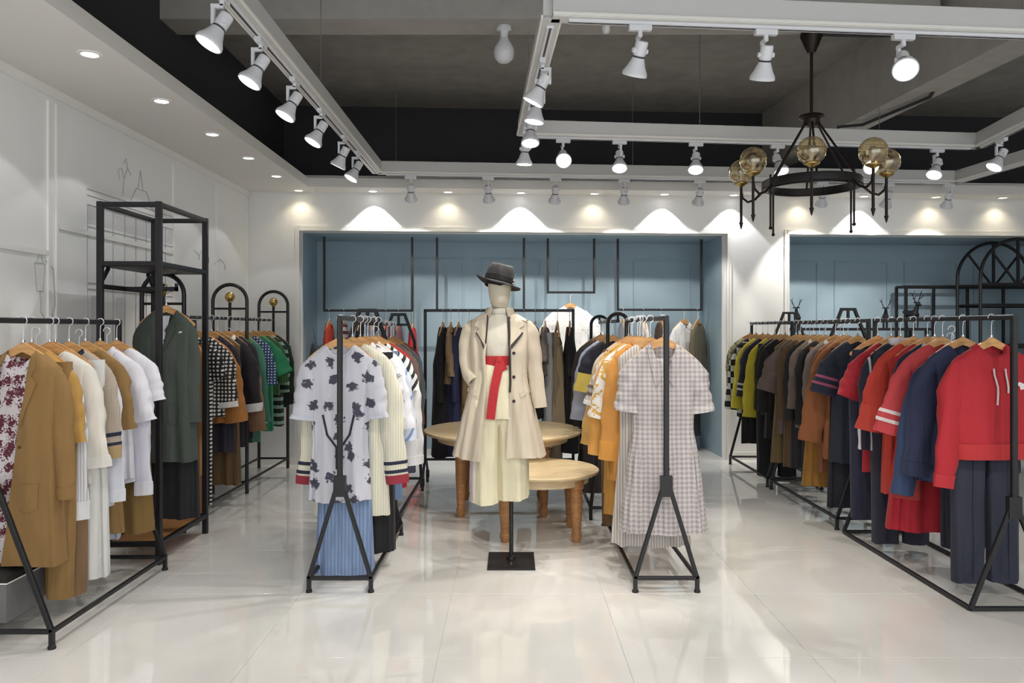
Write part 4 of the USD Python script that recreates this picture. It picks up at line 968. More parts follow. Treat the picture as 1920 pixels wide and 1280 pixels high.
T('striped grey blouse', 'grey striped blouse with white-edged short sleeves, right centre rack', 'blouse', fab((214, 208, 202), 'stripe', (176, 172, 168), s=16), (XD - .04, 4.80, z), -8, L=.62, sleeve=(.30, .07, .08, .09), cuff=fab((246, 246, 250)), cuff_w=.025, stripes=fab((120, 96, 84)))
T('mustard trench', 'mustard trench coat with buttoned sleeves on right centre rack', 'coat', fab((216, 168, 84)), (XD - .05, 4.94, z), -8, L=.96, sleeve=(.56, .07, .07, .075), lapel=.28, shape=dict(vneck=True, nd=.12), cuff=fab((208, 158, 74)), cuff_w=.07, pocket=fab((208, 158, 74)))
T('peach shirt', 'pale peach shirt at the back of right centre rack', 'shirt', fab((236, 196, 150)), (XD - .04, 5.06, z), -8, L=.74, sleeve='long', collar='shirt')
Bt('', 'mustard skirt reaching low behind the orange coats', 'skirt', fab((206, 144, 50)), (XD - .05, 4.86, z), -6, L=1.02, w=.155, kind='skirt', hemw=.19)
Bt('', 'brown trousers low at the left of right centre rack', 'trousers', fab((128, 90, 52)), (XD - .06, 5.16, z), -6, L=1.16, w=.15)
Bt('', 'grey brown lace skirt between brown trousers and mustard trench', 'skirt', fab((150, 128, 110)), (XD - .05, 5.04, z), -6, L=1.06, w=.15, kind='skirt', hemw=.17)
T('cream back blouse', 'cream blouse, last on the right centre rack', 'blouse', fab((232, 222, 200)), (XD - .02, 5.30, z), L=.6, sleeve='elbow')

# --- hoop rack behind it
XE, z = .79, 1.46
T('yellow trimmed blouse', 'dark navy blouse with yellow sleeve ends on the hoop rack', 'blouse', fab((36, 40, 56)), (XE - .02, 5.80, z), -5, L=.7, sleeve=(.28, .05, .07, .065), cuff=fab((238, 214, 90)), cuff_w=.13)
T('pale blue blouse', 'pale blue long-sleeved blouse on the hoop rack', 'blouse', fab((172, 184, 214)), (XE - .04, 5.92, z), -5, L=.72, sleeve=(.50, .05, .066, .06))
T('black hoop jacket', 'black fitted jacket with collar on the hoop rack', 'jacket', fab((42, 39, 42)), (XE - .05, 6.08, z), -5, L=.86, sleeve='long', lapel=.26, shape=dict(vneck=True, nd=.12))
Bt('', 'charcoal printed skirt below the black hoop jacket', 'skirt', fab((76, 70, 70)), (XE - .06, 6.0, z), -5, L=1.12, w=.15, kind='skirt', hemw=.18)
T('black hoop coat', 'long black coat further back on the hoop rack', 'coat', fab((34, 33, 38)), (XE - .05, 6.28, z), L=1.05, sleeve='long')
T('olive hoop dress', 'olive dress further back on the hoop rack', 'dress', fab((104, 96, 70)), (XE - .03, 6.5, z), L=.95, sleeve='long')

# --- right foreground rack
z = 1.46
RED_ = fab(RED)
T('red hoodie', 'red hooded sweatshirt with white drawstrings, front of right rack', 'hoodie', RED_, (RX, 4.02, z), 6, L=.575, sleeve=(.60, .075, .072, .050), cuff=fab((210, 38, 46)), cuff_w=.06, hem=fab((214, 42, 46)), hemw=.075, hood=RED_, strings=fab((242, 226, 224)),
  shape=dict(sw=.215, chest=.225, waist=.23, hem=.215, dm=.075, dh=.07, ds=.05, nd=.06, folds=5, amp=.008, slope=.08), logo=(fab((250, 240, 240)), [(.085, -.34), (.10, -.33), (.14, -.345), (.18, -.342), (.16, -.365), (.105, -.37), (.10, -.355)]))
Bt('', 'navy wide trousers hanging below the red hoodie', 'trousers', fab((48, 52, 72)), (RX - .01, 4.06, z), 4, L=1.18, w=.165)
T('navy jacket', 'blue navy plain jacket behind the red hoodie', 'jacket', fab((48, 58, 96)), (RX - .02, 4.24, z), -4, L=.66, sleeve=(.60, .07, .08, .062), cuff=fab((44, 54, 90)), cuff_w=.07)
T('deep blue blouse', 'deep blue long-sleeved blouse with pale buttons on right rack', 'blouse', fab((52, 74, 118)), (RX - .03, 4.33, z - .06), -4, L=.7, sleeve=(.66, .09, .065, .06))
T('coral raglan top', 'coral red top with white-striped wide sleeves on right rack', 'sweatshirt', fab((228, 66, 74)), (RX - .02, 4.44, z), -6, L=.74, sleeve=(.40, .11, .068, .075), stripes=fab((246, 232, 232)), collar='crew', shape=dict(sw=.195))
T('rust red tunic', 'rust red tunic with low hanging sleeves on right rack', 'tunic', fab((184, 52, 44)), (RX - .02, 4.36, z - .10), -4, L=.66, sleeve=(.66, .05, .06, .07))
T('navy striped collar top', 'navy top with white striped v collar on right rack', 'sweatshirt', fab((36, 46, 78)), (RX, 4.56, z), -3, L=.80, sleeve='elbow', collar='v', cm=fab((244, 244, 248)), shape=dict(vneck=True, nd=.11))
T('red belted dress', 'red belted long sleeveless dress hanging low on right rack', 'dress', fab((204, 24, 44)), (RX - .02, 4.60, z), -5, L=1.10, sleeve=None, belt=fab((190, 18, 38)), shape=dict(waist=.165, hem=.235, dh=.09, folds=7, amp=.010, gather=.02))
T('orange red top', 'orange-red top with striped cuffs on right rack', 'sweatshirt', fab((220, 58, 42)), (RX - .03, 4.74, z), -7, L=.92, sleeve=(.43, .09, .066, .075), stripes=FNAVY, cuff=fab((222, 66, 50)), cuff_w=.14, collar='crew', panel=(fab((70, 40, 26)), [(.03, -.22), (.13, -.22), (.12, -.36), (.04, -.36)]))
T('navy piped jacket', 'navy track jacket with white piping on right rack', 'jacket', fab((34, 40, 62)), (RX - .03, 4.90, z), -5, L=.8, sleeve=(.58, .05, .066, .055), sm=fab((34, 40, 62), 'stripe', (226, 226, 232), s=4.5, r=.86), collar='stand', cm=fab((230, 230, 236)))
T('red short-sleeved dress', 'crimson dress with flared short sleeves at the back of right rack', 'dress', fab((206, 32, 50)), (RX - .02, 5.04, z), -5, L=.84, sleeve=(.26, .09, .072, .085))
Bt('', 'dark navy straight trousers below the crimson short-sleeved dress', 'trousers', fab((44, 46, 66)), (RX - .05, 4.86, z), -3, L=1.20, w=.16)
Bt('', 'navy skirt low beside the navy wide trousers', 'skirt', fab((42, 46, 64)), (RX + .05, 4.34, z), -3, L=1.08, w=.12, kind='skirt', hemw=.125)
Bt('navy wide culottes', 'dark blue culottes at the back end of right rack', 'trousers', fab((48, 50, 78)), (RX - .05, 5.16, z), -3, hang_=True, L=1.12, w=.165)

# --- right row, middle rack
T('navy pink-trim top', 'navy top with pink-trimmed short sleeves at front of middle rack', 'tee shirt', fab((42, 50, 72)), (RX - .03, 5.50, z), -5, L=.86, sleeve=(.27, .07, .075, .085), stripes=fab((190, 90, 130)), cuff=fab((48, 44, 80)), cuff_w=.02)
T('rust coat', 'rust brown coat with wide sleeves in the middle rack', 'coat', fab((170, 98, 52)), (RX - .03, 5.66, z), -6, L=.86, sleeve=(.62, .08, .085, .085), shape=dict(folds=6, amp=.012))
T('rust long dress', 'rust long dress behind the rust coat', 'dress', fab((152, 84, 44)), (RX - .02, 5.76, z), -5, L=.98, sleeve='long')
Bt('', 'black navy skirt below the rust coat', 'skirt', fab((36, 38, 50)), (RX - .02, 5.58, z), -5, L=1.14, w=.16, kind='skirt', hemw=.19)
T('dove grey blouse', 'dove grey blouse with pale collar in the middle rack', 'blouse', fab((146, 132, 126)), (RX - .02, 5.90, z), -5, L=.7, sleeve='long', collar='shirt', cm=fab((222, 216, 210)))
Bt('', 'mustard flared skirt in the middle rack', 'skirt', fab((186, 128, 44)), (RX - .04, 5.94, z), -4, L=1.06, w=.155, kind='skirt', hemw=.215)
T('black middle coat', 'long black coat in the middle rack', 'coat', fab((36, 34, 38)), (RX - .03, 6.06, z), -5, L=1.08, sleeve='long')
T('taupe shirt', 'taupe shirt with long sleeves in the middle rack', 'shirt', fab((126, 110, 98)), (RX - .03, 6.18, z), -5, L=.7, sleeve='three', collar='shirt', cm=fab((206, 200, 194)))
T('charcoal dress', 'charcoal long dress in the middle rack', 'dress', fab((48, 46, 52)), (RX - .03, 6.30, z), -5, L=1.04, sleeve='long')
T('brown long coat', 'long walnut brown coat in the middle rack', 'coat', fab((114, 86, 56)), (RX - .04, 6.44, z), -5, L=1.06, sleeve='long')
T('mauve taupe tee', 'mauve taupe top with loose short sleeves ending the middle rack', 'tee shirt', fab((122, 102, 98)), (RX - .04, 6.56, z), -5, L=.8, sleeve=(.34, .08, .085, .095))
T('khaki maxi dress', 'khaki maxi dress ending the middle rack', 'dress', fab((128, 104, 60)), (RX - .04, 6.66, z), -5, L=1.06, sleeve=None, shape=dict(hem=.21))

# --- right row, last rack
T('black last coat', 'black coat at the front of the last right rack', 'coat', fab((34, 34, 36)), (RX - .02, 6.98, z), -4, L=.9, sleeve='long')
T('olive yellow coat', 'black olive coat beside the yellow dress on the last rack', 'coat', fab((54, 54, 36)), (RX - .02, 7.10, z), -4, L=.7, sleeve='long')
T('yellow dress', 'yellow long-sleeved dress on the last right rack', 'dress', fab((220, 202, 34)), (RX - .03, 7.22, z), -5, L=.68, sleeve=(.64, .06, .075, .08))
Bt('', 'black wide trousers below the yellow dress', 'trousers', fab((32, 31, 36)), (RX - .03, 7.18, z), -4, L=1.22, w=.165)
T('navy ribbed jacket', 'navy jacket with white ribbed cuffs on the last rack', 'jacket', fab((40, 40, 70)), (RX - .03, 7.42, z), -5, L=.74, sleeve=(.46, .06, .07, .06), stripes=fab((226, 226, 236)))
T('yellow blouse', 'yellow blouse half hidden behind the navy ribbed jacket', 'blouse', fab((232, 214, 44)), (RX - .04, 7.54, z), -5, L=.7, sleeve=(.58, .06, .066, .07))
T('chequered coat', 'black and white chequered coat on the last right rack', 'coat', fab((26, 27, 32), 'blocks', (222, 222, 216), s=17), (RX - .06, 7.68, z), -6, L=.78, sleeve=(.60, .06, .07, .07))
Bt('', 'black skirt below the chequered coat', 'skirt', FBLK, (RX - .05, 7.62, z), -4, L=.98, w=.155, kind='skirt', hemw=.175)
T('olive print blouse', 'olive printed blouse, last garment next to the white pier', 'blouse', fab((176, 174, 122), 'leaf', (84, 84, 54), s=16), (RX - .07, 7.84, z), -6, L=.66, sleeve='long')

# --- second row at far right, only its ends show
z = 1.44
T('grey far coat', 'grey coat on the trapezoid rack behind the right row', 'coat', fab((90, 88, 92)), (2.92, 6.85, z), L=.9, sleeve='long')
T('black far dress', 'black dress on the trapezoid rack behind the right row', 'dress', FBLK, (2.92, 7.2, z), L=.9, sleeve='long')
T('beige far blouse', 'beige blouse on the trapezoid rack behind the right row', 'blouse', fab((190, 176, 150)), (2.92, 7.55, z), L=.7, sleeve='long')

# ------------------------------------------------------------------ the dressed dummy
DX, DY = -.065, 4.66
dm = thing('mannequin', 'cream cloth-covered display dummy on a black pole stand', 'mannequin', (DX, DY, 0))
M_SKIN = fab((226, 214, 188))
def ell(w, d, z, x=0, y=0, n=36, e=1.0):
    u = np.arange(n) * 2 * PI / n
    c, s = np.cos(u), np.sin(u)
    return np.stack([x + w * np.sign(c) * np.abs(c) ** e, y + d * np.sign(s) * np.abs(s) ** e, np.full(n, z)], -1)
prof = [(.05, .04, .80), (.15, .10, .84), (.165, .115, .93), (.15, .105, 1.02), (.118, .085, 1.12), (.122, .09, 1.2), (.138, .108, 1.30), (.142, .10, 1.36), (.155, .08, 1.415),
        (.15, .065, 1.445), (.10, .056, 1.468), (.062, .052, 1.482), (.05, .05, 1.50), (.047, .049, 1.53)]
R_ = [ell(w, d, z) for w, d, z in prof]
for w, d, z, y in ((.049, .056, 1.545, -.010), (.056, .074, 1.565, -.016), (.063, .086, 1.60, -.013), (.069, .094, 1.64, -.006), (.071, .096, 1.68, 0), (.064, .088, 1.715, .003), (.048, .064, 1.742, .004), (.02, .028, 1.756, .004)):
    R_.append(ell(w, d, z, 0, y))
bm_ = rings(R_, True, True, True)
if Body._vol(bm_) < 0: bm_.faces = bm_.faces[:, ::-1]
obj('body', bm_, M_SKIN, dm, smooth=True)
obj('neck_seam', ribbon_ring(.0465, .049, 1.528, 1.534, grow=.003), fab((196, 180, 150)), dm)
obj('pole', cat_([tube([(.07, .02, .015), (.07, .02, .9)], .0125, 12), lathe([(.0125, .012), (.028, .012), (.026, .03), (.0125, .034)], 16).apply_translation([.07, .02, 0])]), M_METAL, dm)
obj('base_plate', usdkit and box(-.07, .21, -.17, .17, 0, .010), M_METAL, dm, smooth=False)
obj('screw', lathe([(0, .014), (.012, .014), (.012, .010), (0, .010)], 10).apply_translation([.07, -.06, 0]), M_CHROME, dm)

kn = thing('turtleneck', 'cream fitted turtleneck top worn by the dummy under the trench', 'sweater', (DX, DY, 0))
M_KNIT = fab((232, 224, 206))
tp = [(.140, .104, 1.13), (.124, .092, 1.17), (.130, .098, 1.22), (.146, .118, 1.30), (.149, .109, 1.36), (.161, .088, 1.415), (.155, .073, 1.449), (.104, .063, 1.474), (.064, .058, 1.490), (.056, .056, 1.505), (.055, .056, 1.524), (.050, .053, 1.528), (.0495, .052, 1.50)]
tm = rings([ell(w, d, z) for w, d, z in tp], True)
if Body._vol(tm) < 0: tm.faces = tm.faces[:, ::-1]
obj('body', tm, M_KNIT, kn, smooth=True)
obj('neck_fold', ribbon_ring(.054, .055, 1.494, 1.520, grow=.006), M_KNIT, kn)

cu = thing('culottes', 'cream wide culottes with mauve side stripe worn by the dummy', 'trousers', (DX, DY, 0))
M_CUL = fab((238, 228, 192))
hp = Body(L=.36, sw=.135, nw=.13, z0=1.235, slope=.005, chest=.162, waist=.172, hem=.178, ds=.098, dm=.128, dh=.135, nd=0, folds=5, amp=.006, seed=4, nr=14)
obj('body', hp.mesh, M_CUL, cu, smooth=60)
for s, zt in ((-1, .375), (1, .395)):
    lg = Body(L=1.0 - zt, sw=.098, nw=.09, z0=1.0, slope=.02, chest=.094, waist=.09, hem=.092, ds=.11, dm=.125, dh=.13, nd=0, folds=4, amp=.014, seed=30 + s, nu=48)
    lg.mesh.apply_translation([s * .082, -.01, 0]); obj('leg', lg.mesh, M_CUL, cu, smooth=60)
    if s < 0:
        P = [(-.112, 1.0 - .05), (-.094, 1.0 - .05), (-.098, .38), (-.118, .38)]
        q = lg.patch([(-.086, .93), (-.070, .93), (-.072, .385), (-.088, .385)], .002); q.apply_translation([-.082, -.01, 0]); obj('side_stripe', q, fab((206, 176, 204)), cu)
sb_ = thing('sash_belt', 'red cloth sash tied at the dummy waist with long end', 'belt', (DX, DY, 0))
M_SASH = fab((206, 34, 42))
obj('waist_band', ribbon_ring(.139, .104, 1.185, 1.242, grow=.006), M_SASH, sb_)
def flat_strip(path, w, th=.006):
    p = np.array(path, float); R = []
    t = np.gradient(p, axis=0); t /= np.linalg.norm(t, axis=1, keepdims=True)
    for q, g in zip(p, t):
        a = np.array([-g[2], 0, g[0]]); a = a / np.linalg.norm(a)
        R.append(np.array([q + a * w / 2, q + a * w / 2 + [0, -th, 0], q - a * w / 2 + [0, -th, 0], q - a * w / 2]))
    m = rings(R, True, True, True)
    if Body._vol(m) < 0: m.faces = m.faces[:, ::-1]
    return m
obj('knot', trimesh.creation.icosphere(2, 1).apply_scale([.026, .016, .026]).apply_translation([.0, -.118, 1.213]), M_SASH, sb_, smooth=True)
obj('tail', flat_strip([(.006, -.124, 1.21), (-.008, -.132, 1.15), (-.028, -.142, 1.06), (-.042, -.148, .96), (-.052, -.148, .875)], .052), M_SASH, sb_)
obj('tail', flat_strip([(.004, -.122, 1.215), (.022, -.126, 1.19), (.035, -.122, 1.16)], .03), M_SASH, sb_)

tc_ = thing('trench_coat', 'beige open trench coat with dark piping on the dummy shoulders', 'coat', (DX, DY, 0))
M_TRENCH = fab((216, 200, 176)); M_PIPE = fab((56, 48, 46))
def gap(s):
    return (np.interp(s, [0, .25, .45, .8, 1], [-.07, -.085, -.075, -.10, -.105]), np.interp(s, [0, .25, .45, 1], [.055, .062, .066, .045]))
cb = Body(L=.86, sw=.175, nw=.075, z0=1.505, slope=.055, chest=.180, waist=.165, hem=.272, ds=.085, dm=.142, dh=.20, nd=.0, folds=6, amp=.022, seed=9, gap=gap, nu=96, nr=34, waist_at=.42)
obj('body', cb.mesh, M_TRENCH, tc_, smooth=60)
zc_ = 1.505
# edges of the two fronts, read off the shell so the piping follows it
fr_ = cb.front_rows.reshape(-1, 96, 3)
edgeR, edgeL = fr_[:, 0], fr_[:, -1]
obj('edge_piping', tube(edgeR[2:24] + [0, -.004, 0], .0065, 6), M_PIPE, tc_, label='dark piped front edge')
obj('edge_piping', tube(edgeL[2:12] + [0, -.004, 0], .004, 6), M_PIPE, tc_)
for s, e_ in ((-1, edgeL), (1, edgeR)):
    k = [e_[2], e_[6], e_[11]]
    x1 = e_[10][0]
    obj('lapel', cb.patch([(e_[12][0] + s * .004, e_[12][2]), (s * .135, 1.385), (s * .118, 1.405), (s * .15, 1.425), (s * .105, 1.492), (s * .07, 1.50), (e_[3][0] + s * .012, e_[3][2])], .008), M_TRENCH, tc_)
    obj('lapel_edge', cb.patch([(s * .136, 1.383), (s * .142, 1.379), (s * .112, 1.335), (e_[12][0] + s * .012, e_[12][2] - .01), (e_[12][0] + s * .006, e_[12][2] + .012)], .010), M_PIPE, tc_)
cr_ = rings([ell(.062, .062, 1.475), ell(.068, .066, 1.525), ell(.078, .072, 1.53), ell(.105, .088, 1.47)], True)
# open the collar stand at the throat
fc = cr_.triangles_center; cr_.update_faces(~((fc[:, 1] < -.035) & (np.abs(fc[:, 0]) < .045)))
if Body._vol(cr_) < 0: cr_.faces = cr_.faces[:, ::-1]
obj('collar', cr_, M_TRENCH, tc_, smooth=60)
def arm(pts, rad, flat=.8, seed=1):
    p = np.array(pts, float); tt = np.linspace(0, 1, len(p)); n = 26
    q = np.stack([np.interp(np.linspace(0, 1, n), tt, p[:, k]) for k in range(3)], 1)
    for _ in range(3): q[1:-1] = (q[:-2] + 2 * q[1:-1] + q[2:]) / 4
    r = np.interp(np.linspace(0, 1, n), tt, rad)
    g = np.gradient(q, axis=0); g /= np.linalg.norm(g, axis=1, keepdims=True)
    u = np.arange(22) * 2 * PI / 22; R = []
    for i in range(n):
        a = np.cross(g[i], [0, 1.0, 0]); a /= np.linalg.norm(a); b = np.cross(g[i], a)
        w = 1 + .07 * np.sin(3 * u + seed + i * .35) + .04 * np.sin(i * 1.1 + u)
        R.append(q[i] + (r[i] * w)[:, None] * (np.cos(u)[:, None] * a + flat * np.sin(u)[:, None] * b))
    c = R[-1].mean(0); R.append(c + (R[-1] - c) * .85); R.append(c + (R[-1] - c) * .8 - g[-1] * .05)
    m = rings(R, True, True, True)
    if Body._vol(m) < 0: m.faces = m.faces[:, ::-1]
    return m
obj('sleeve', arm([(-.145, .0, 1.425), (-.178, .0, 1.385), (-.196, -.005, 1.27), (-.192, -.02, 1.16), (-.150, -.08, 1.09)], [.046, .053, .052, .048, .042], seed=2), M_TRENCH, tc_, smooth=60)
obj('sleeve', arm([(.145, .0, 1.425), (.178, .0, 1.385), (.202, -.005, 1.25), (.222, -.01, 1.10), (.240, -.02, .93)], [.046, .053, .051, .046, .041], seed=5), M_TRENCH, tc_, smooth=60)
for s in (-1, 1): obj('shoulder_tab', cb.patch([(s * .09, 1.488), (s * .175, 1.455), (s * .175, 1.44), (s * .095, 1.47)], .006), M_TRENCH, tc_)
for zz in (1.26, 1.12, .98): obj('button', disc_at(cb, .085, zz, .010), M_PIPE, tc_)
for s in (-1, 1): obj('pocket_flap', cb.patch([(s * .12, 1.03), (s * .19, 1.055), (s * .195, 1.03), (s * .125, 1.0)], .005), M_TRENCH, tc_)

ha = thing('fedora', 'black felt fedora on the dummy head with small pale pin', 'hat', (DX - .006, DY, 1.685))
M_FELT = fab((30, 27, 29))
def tilt(m):
    m.apply_transform(trimesh.transformations.rotation_matrix(math.radians(13), [0, 1, 0])); m.apply_transform(trimesh.transformations.rotation_matrix(math.radians(-6), [1, 0, 0])); return m
Rr = []
for w, d, z in ((.078, .098, -.035), (.083, .103, -.005), (.085, .104, .02), (.082, .099, .06), (.074, .088, .095), (.058, .07, .112), (.03, .045, .108), (.008, .02, .098)):
    r = ell(w, d, z, n=48); u = np.arctan2(r[:, 1], r[:, 0])
    if z > .05: r[:, 0] *= 1 - .22 * np.clip(-np.sin(u), 0, 1) ** 2 * (z / .11); r[:, 2] += .012 * np.sin(u) * (z / .11)
    Rr.append(r)
cw = rings(Rr, True, False, True)
if Body._vol(cw) < 0: cw.faces = cw.faces[:, ::-1]
obj('crown', tilt(cw), M_FELT, ha, smooth=60)
def brim(w, d, z, dz=0):
    r = ell(w, d, z, n=48); u = np.arctan2(r[:, 1], r[:, 0]); k = (w - .083) / .06
    r[:, 2] += k * (.016 * np.cos(2 * u) - .028 * np.clip(np.cos(u), 0, 1) ** 2 - .01 * np.clip(-np.sin(u), 0, 1)) + dz; return r
br = rings([brim(.083, .102, -.005), brim(.11, .128, -.004), brim(.138, .155, .0), brim(.139, .156, -.003, -.002), brim(.11, .128, -.009), brim(.081, .10, -.012)], True)
if Body._vol(br) < 0: br.faces = br.faces[:, ::-1]
obj('brim', tilt(br), M_FELT, ha, smooth=60)
hb = ribbon_ring(.085, .104, .0, .03, grow=.003); hb.vertices[:] = hb.vertices
obj('hat_band', tilt(rings([ell(.0845, .1035, -.004), ell(.0885, .1075, -.002), ell(.0885, .1075, .03), ell(.0845, .1035, .032)], True)), fab((18, 17, 19)), ha)
obj('pin', tilt(cat_([trimesh.creation.icosphere(1, .008).apply_translation([.088, -.03, .022]), trimesh.creation.icosphere(1, .007).apply_translation([.088, -.03, .002])])), M_CHROME, ha, label='small pale pin')

# ------------------------------------------------------------------ round tables
def round_table(label, x, y, z, r, legs, lh):
    t = thing('round_table', label, 'table', (x, y, 0))
    obj('tabletop', lathe([(0, z), (r - .012, z), (r - .002, z - .006), (r, z - .014), (r - .004, z - .022), (r - .016, z - .030), (r - .03, z - .034), (0, z - .034)], 64), M_TABLE, t, smooth=40)
    obj('apron', lathe([(r * .80, z - .034), (r * .82, z - .034), (r * .82, z - .085), (r * .80, z - .085), (r * .80, z - .034)], 48), M_TABLE, t, smooth=40)
    for lx, ly in legs:
        p = [(0, z - .036), (.048, z - .036), (.048, z - .10), (.036, z - .112), (.046, z - .128), (.036, z - .146), (.042, z - .19), (.038, z * .45), (.028, .07), (.034, .055), (.034, .035), (.024, .0), (0, 0)]
        l = lathe(p[::-1], 24)
        if Body._vol(l) < 0: l.faces = l.faces[:, ::-1]
        l.apply_translation([lx, ly, 0]); obj('leg', l, M_TLEG, t, smooth=40)
    return t
round_table('large round oak table behind the dummy', -.06, 6.07, .62, .62, [(-.31, -.30), (.31, -.30), (.31, .30), (-.31, .30)], .6)
round_table('small low round oak table right of the dummy', .20, 5.29, .455, .405, [(-.235, -.2), (.235, -.2), (.225, .2), (-.225, .2)], .42)

# ------------------------------------------------------------------ right alcove furniture
ar = thing('arched_shelf', 'black double-arched metal shelf in the right alcove', 'shelf', (5.62, 8.78, 0), math.degrees(TH))
for y in (-.2, .2):
    obj('arch', tube([(q[0], y, q[2]) for q in arch_path(.435, 2.40 - .435, 0, 28)], .018, 8), M_METAL, ar)
    zb, zt = 1.90, 2.40
    obj('crossbar', bar((-.435, y, zb), (.435, y, zb), .028), M_METAL, ar, smooth=False)
    obj('spoke', bar((0, y, zb), (0, y, zt), .028), M_METAL, ar, smooth=False)
    for s in (-1, 1):
        obj('spoke', bar((s * .012, y, zb), (s * .31, y, 2.27), .022), M_METAL, ar, smooth=False)
    for z in (1.66, 1.2, .7, .25): obj('crossbar', bar((-.435, y, z), (.435, y, z), .024), M_METAL, ar, smooth=False)
for z in (1.66, 1.2, .7, .25): obj('shelf_board', box(-.435, .435, -.2, .2, z + .012, z + .024), M_METAL, ar, smooth=False)
ls = thing('frame_shelf', 'low black rectangular frame shelf beside the arched shelf', 'shelf', (5.50, 9.20, 0), math.degrees(TH))
for x in (-.88, -.42, .0, .45, .88):
    for y in ((-.1, .1) if abs(x) > .5 else (.1,)): obj('post', bar((x, y, 0), (x, y, 1.90), .03), M_METAL, ls, smooth=False)
for z in (1.90, 1.2, .5, .1):
    for y in (-.1, .1): obj('crossbar', bar((-.88, y, z), (.88, y, z), .028), M_METAL, ls, smooth=False)
    for x in (-.88, .88): obj('crossbar', bar((x, -.1, z), (x, .1, z), .028), M_METAL, ls, smooth=False)
for z in (1.2, .5): obj('shelf_board', box(-.88, .88, -.1, .1, z + .014, z + .026), M_METAL, ls, smooth=False)
co = thing('console_table', 'black console table hidden behind the right row holding deer figures', 'table', (3.86, 8.68, 0), math.degrees(TH))
obj('tabletop', box(-.78, .78, -.2, .2, 1.385, 1.415), M_METAL, co, smooth=False)
for x in (-.74, .74):
    for y in (-.16, .16): obj('leg', bar((x, y, 1.385), (x, y, 0), .035), M_METAL, co, smooth=False)

def deer(name, label, loc, rz, sc):
    import manifold3d as m3
    def chain(pts):
        parts = []
        for (a, ra), (b, rb) in zip(pts[:-1], pts[1:]):
            s1 = m3.Manifold.sphere(ra, 14).translate(a); s2 = m3.Manifold.sphere(rb, 14).translate(b)
            parts.append(m3.Manifold.batch_hull([s1, s2]))
        return parts
    P = []
    P += chain([((.0, 0, .17), .042), ((.09, 0, .175), .036), ((.13, 0, .19), .03)])
    P += chain([((0, 0, .18), .036), ((-.03, 0, .25), .022), ((-.035, 0, .285), .02), ((-.085, 0, .268), .011)])
    for x, y in ((-.01, .022), (-.02, -.022), (.115, .022), (.125, -.022)):
        P += chain([((x, y, .16), .018), ((x + (.012 if x > .05 else -.004), y, .085), .009), ((x, y, .006), .007)])
    P += chain([((.16, 0, .20), .012), ((.17, 0, .175), .005)])
    body = m3.Manifold.batch_boolean(P, m3.OpType.Add)
    t = thing(name, label, 'figurine', loc, rz)
    mm = body.to_mesh(); tm_ = trimesh.Trimesh(mm.vert_properties[:, :3] * sc, mm.tri_verts)
    obj('body', tm_, M_METAL, t, smooth=50)
    for s in (-1, 1):
        obj('ear', trimesh.creation.icosphere(1, 1).apply_scale([.008, .022, .01]).apply_translation([-.03, s * .032, .30]).apply_scale(sc), M_METAL, t)
        an = [tube(np.array(p) * sc, np.linspace(.006, .003, len(p)) * sc, 6) for p in ([(-.033, s * .012, .30), (-.02, s * .045, .345), (-.03, s * .062, .40), (-.05, s * .052, .44)], [(-.024, s * .04, .34), (-.06, s * .055, .37), (-.075, s * .05, .40)], [(-.027, s * .058, .385), (-.01, s * .085, .42)])]
        obj('antler', cat_(an), M_METAL, t)
    return t
for k, (X, Y, rz, sc, lab) in enumerate(((3.19, 8.62, 60, .75, 'small black antlered deer figure, leftmost above the right row'), (4.22, 8.70, 70, .75, 'small black antlered deer figure left of the frame shelf'), (4.56, 8.72, 110, .95, 'larger black antlered deer figure in front of the frame shelf'))):
    deer('deer_figurine', lab, (X, Y, 1.415), rz, sc)

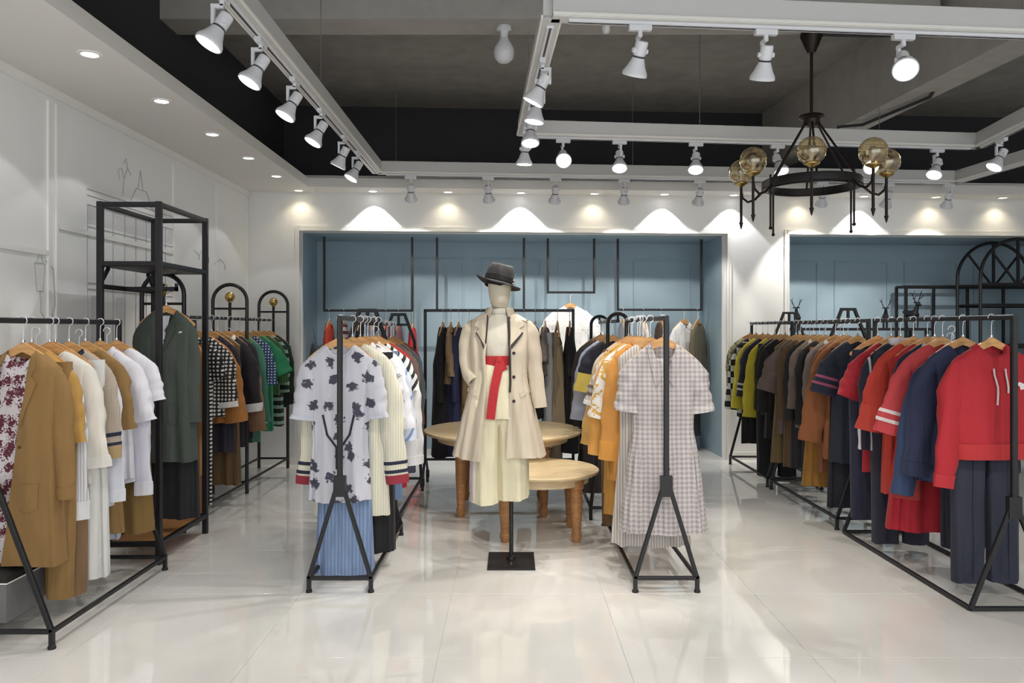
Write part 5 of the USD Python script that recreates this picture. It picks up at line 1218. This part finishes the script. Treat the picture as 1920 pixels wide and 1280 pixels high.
# ------------------------------------------------------------------ left wall drawing, plinth
M_INK = plain('faint_grey_ink', (178, 178, 180), .7)
M_INK2 = plain('pale_grey_wash', (214, 214, 214), .7)
def line_art(t, lines, w=.008, m=M_INK, name='drawn_line'):
    for L_ in lines:
        segs = [bar((XL + .0015, a[0], a[1]), (XL + .0015, b[0], b[1]), w, .003, 0) for a, b in zip(L_[:-1], L_[1:])]
        obj(name, cat_(segs), m, t, smooth=False)
mu = thing('wall_drawing', 'faint grey drawing of a classical building behind the shelf tower', 'wall art')
line_art(mu, [[(4.95, z), (6.2, z)] for z in (2.30, 2.26, 2.20, 2.06, 1.70, 1.66)] + [[(4.95 + .16 * k, .95), (4.95 + .16 * k, 2.2)] for k in range(9)] + [[(5.5, 2.30), (5.6, 2.42), (5.75, 2.42), (5.85, 2.30)]] + [[(5.62, 2.42), (5.66, 2.56), (5.70, 2.42)]])
for k in range(4): obj('grey_wash', box(XL, XL + .001, 4.99 + .32 * k, 5.09 + .32 * k, 1.0, 1.62), M_INK2, mu, smooth=False)
obj('grey_wash', box(XL, XL + .001, 4.95, 6.2, 2.08, 2.19), M_INK2, mu, smooth=False)
lp = thing('wall_drawing', 'faint grey drawing of a street lantern at the left wall edge', 'wall art')
line_art(lp, [[(4.40, 1.78), (4.50, 1.78), (4.48, 1.62), (4.42, 1.62), (4.40, 1.78)], [(4.42, 1.78), (4.45, 1.86), (4.48, 1.78)], [(4.45, 1.62), (4.46, 1.50), (4.52, 1.44), (4.58, 1.48)], [(4.50, 1.80), (4.58, 1.76), (4.60, 1.55), (4.56, 1.46)]], .006)
fl = thing('wall_drawing', 'faint grey sketch of a flower above the shelf tower', 'wall art')
line_art(fl, [[(5.40, 2.33), (5.42, 2.45), (5.39, 2.52)], [(5.42, 2.45), (5.47, 2.54), (5.52, 2.50)], [(5.39, 2.52), (5.34, 2.50), (5.36, 2.44)], [(5.47, 2.54), (5.45, 2.60), (5.41, 2.56)]], .006)
sc_ = thing('wall_drawing', 'faint grey scribbled lines on the wall above the arched rack', 'wall art')
rs = np.random.default_rng(3)
line_art(sc_, [[(6.62 + .42 * j + .045 * i + .05 * math.sin(1.3 * i + j), 2.03 - .04 * j + .045 * math.cos(1.3 * i + j) + .02 * math.sin(.4 * i)) for i in range(9)] for j in range(2)], .005)
pl = thing('storage_box', 'grey box with black lid on the base of far-left rack', 'box', (-2.41, 3.60, .086))
obj('body', box(-.15, .155, -.14, .14, 0, .175), plain('box_grey', (112, 112, 114), .5), pl, smooth=False)
obj('lid', box(-.16, .162, -.147, .147, .18, .205), M_METAL, pl, smooth=False)
obj('edge_trim', box(-.16, .163, -.149, .149, .174, .18), M_TRIM, pl, smooth=False)
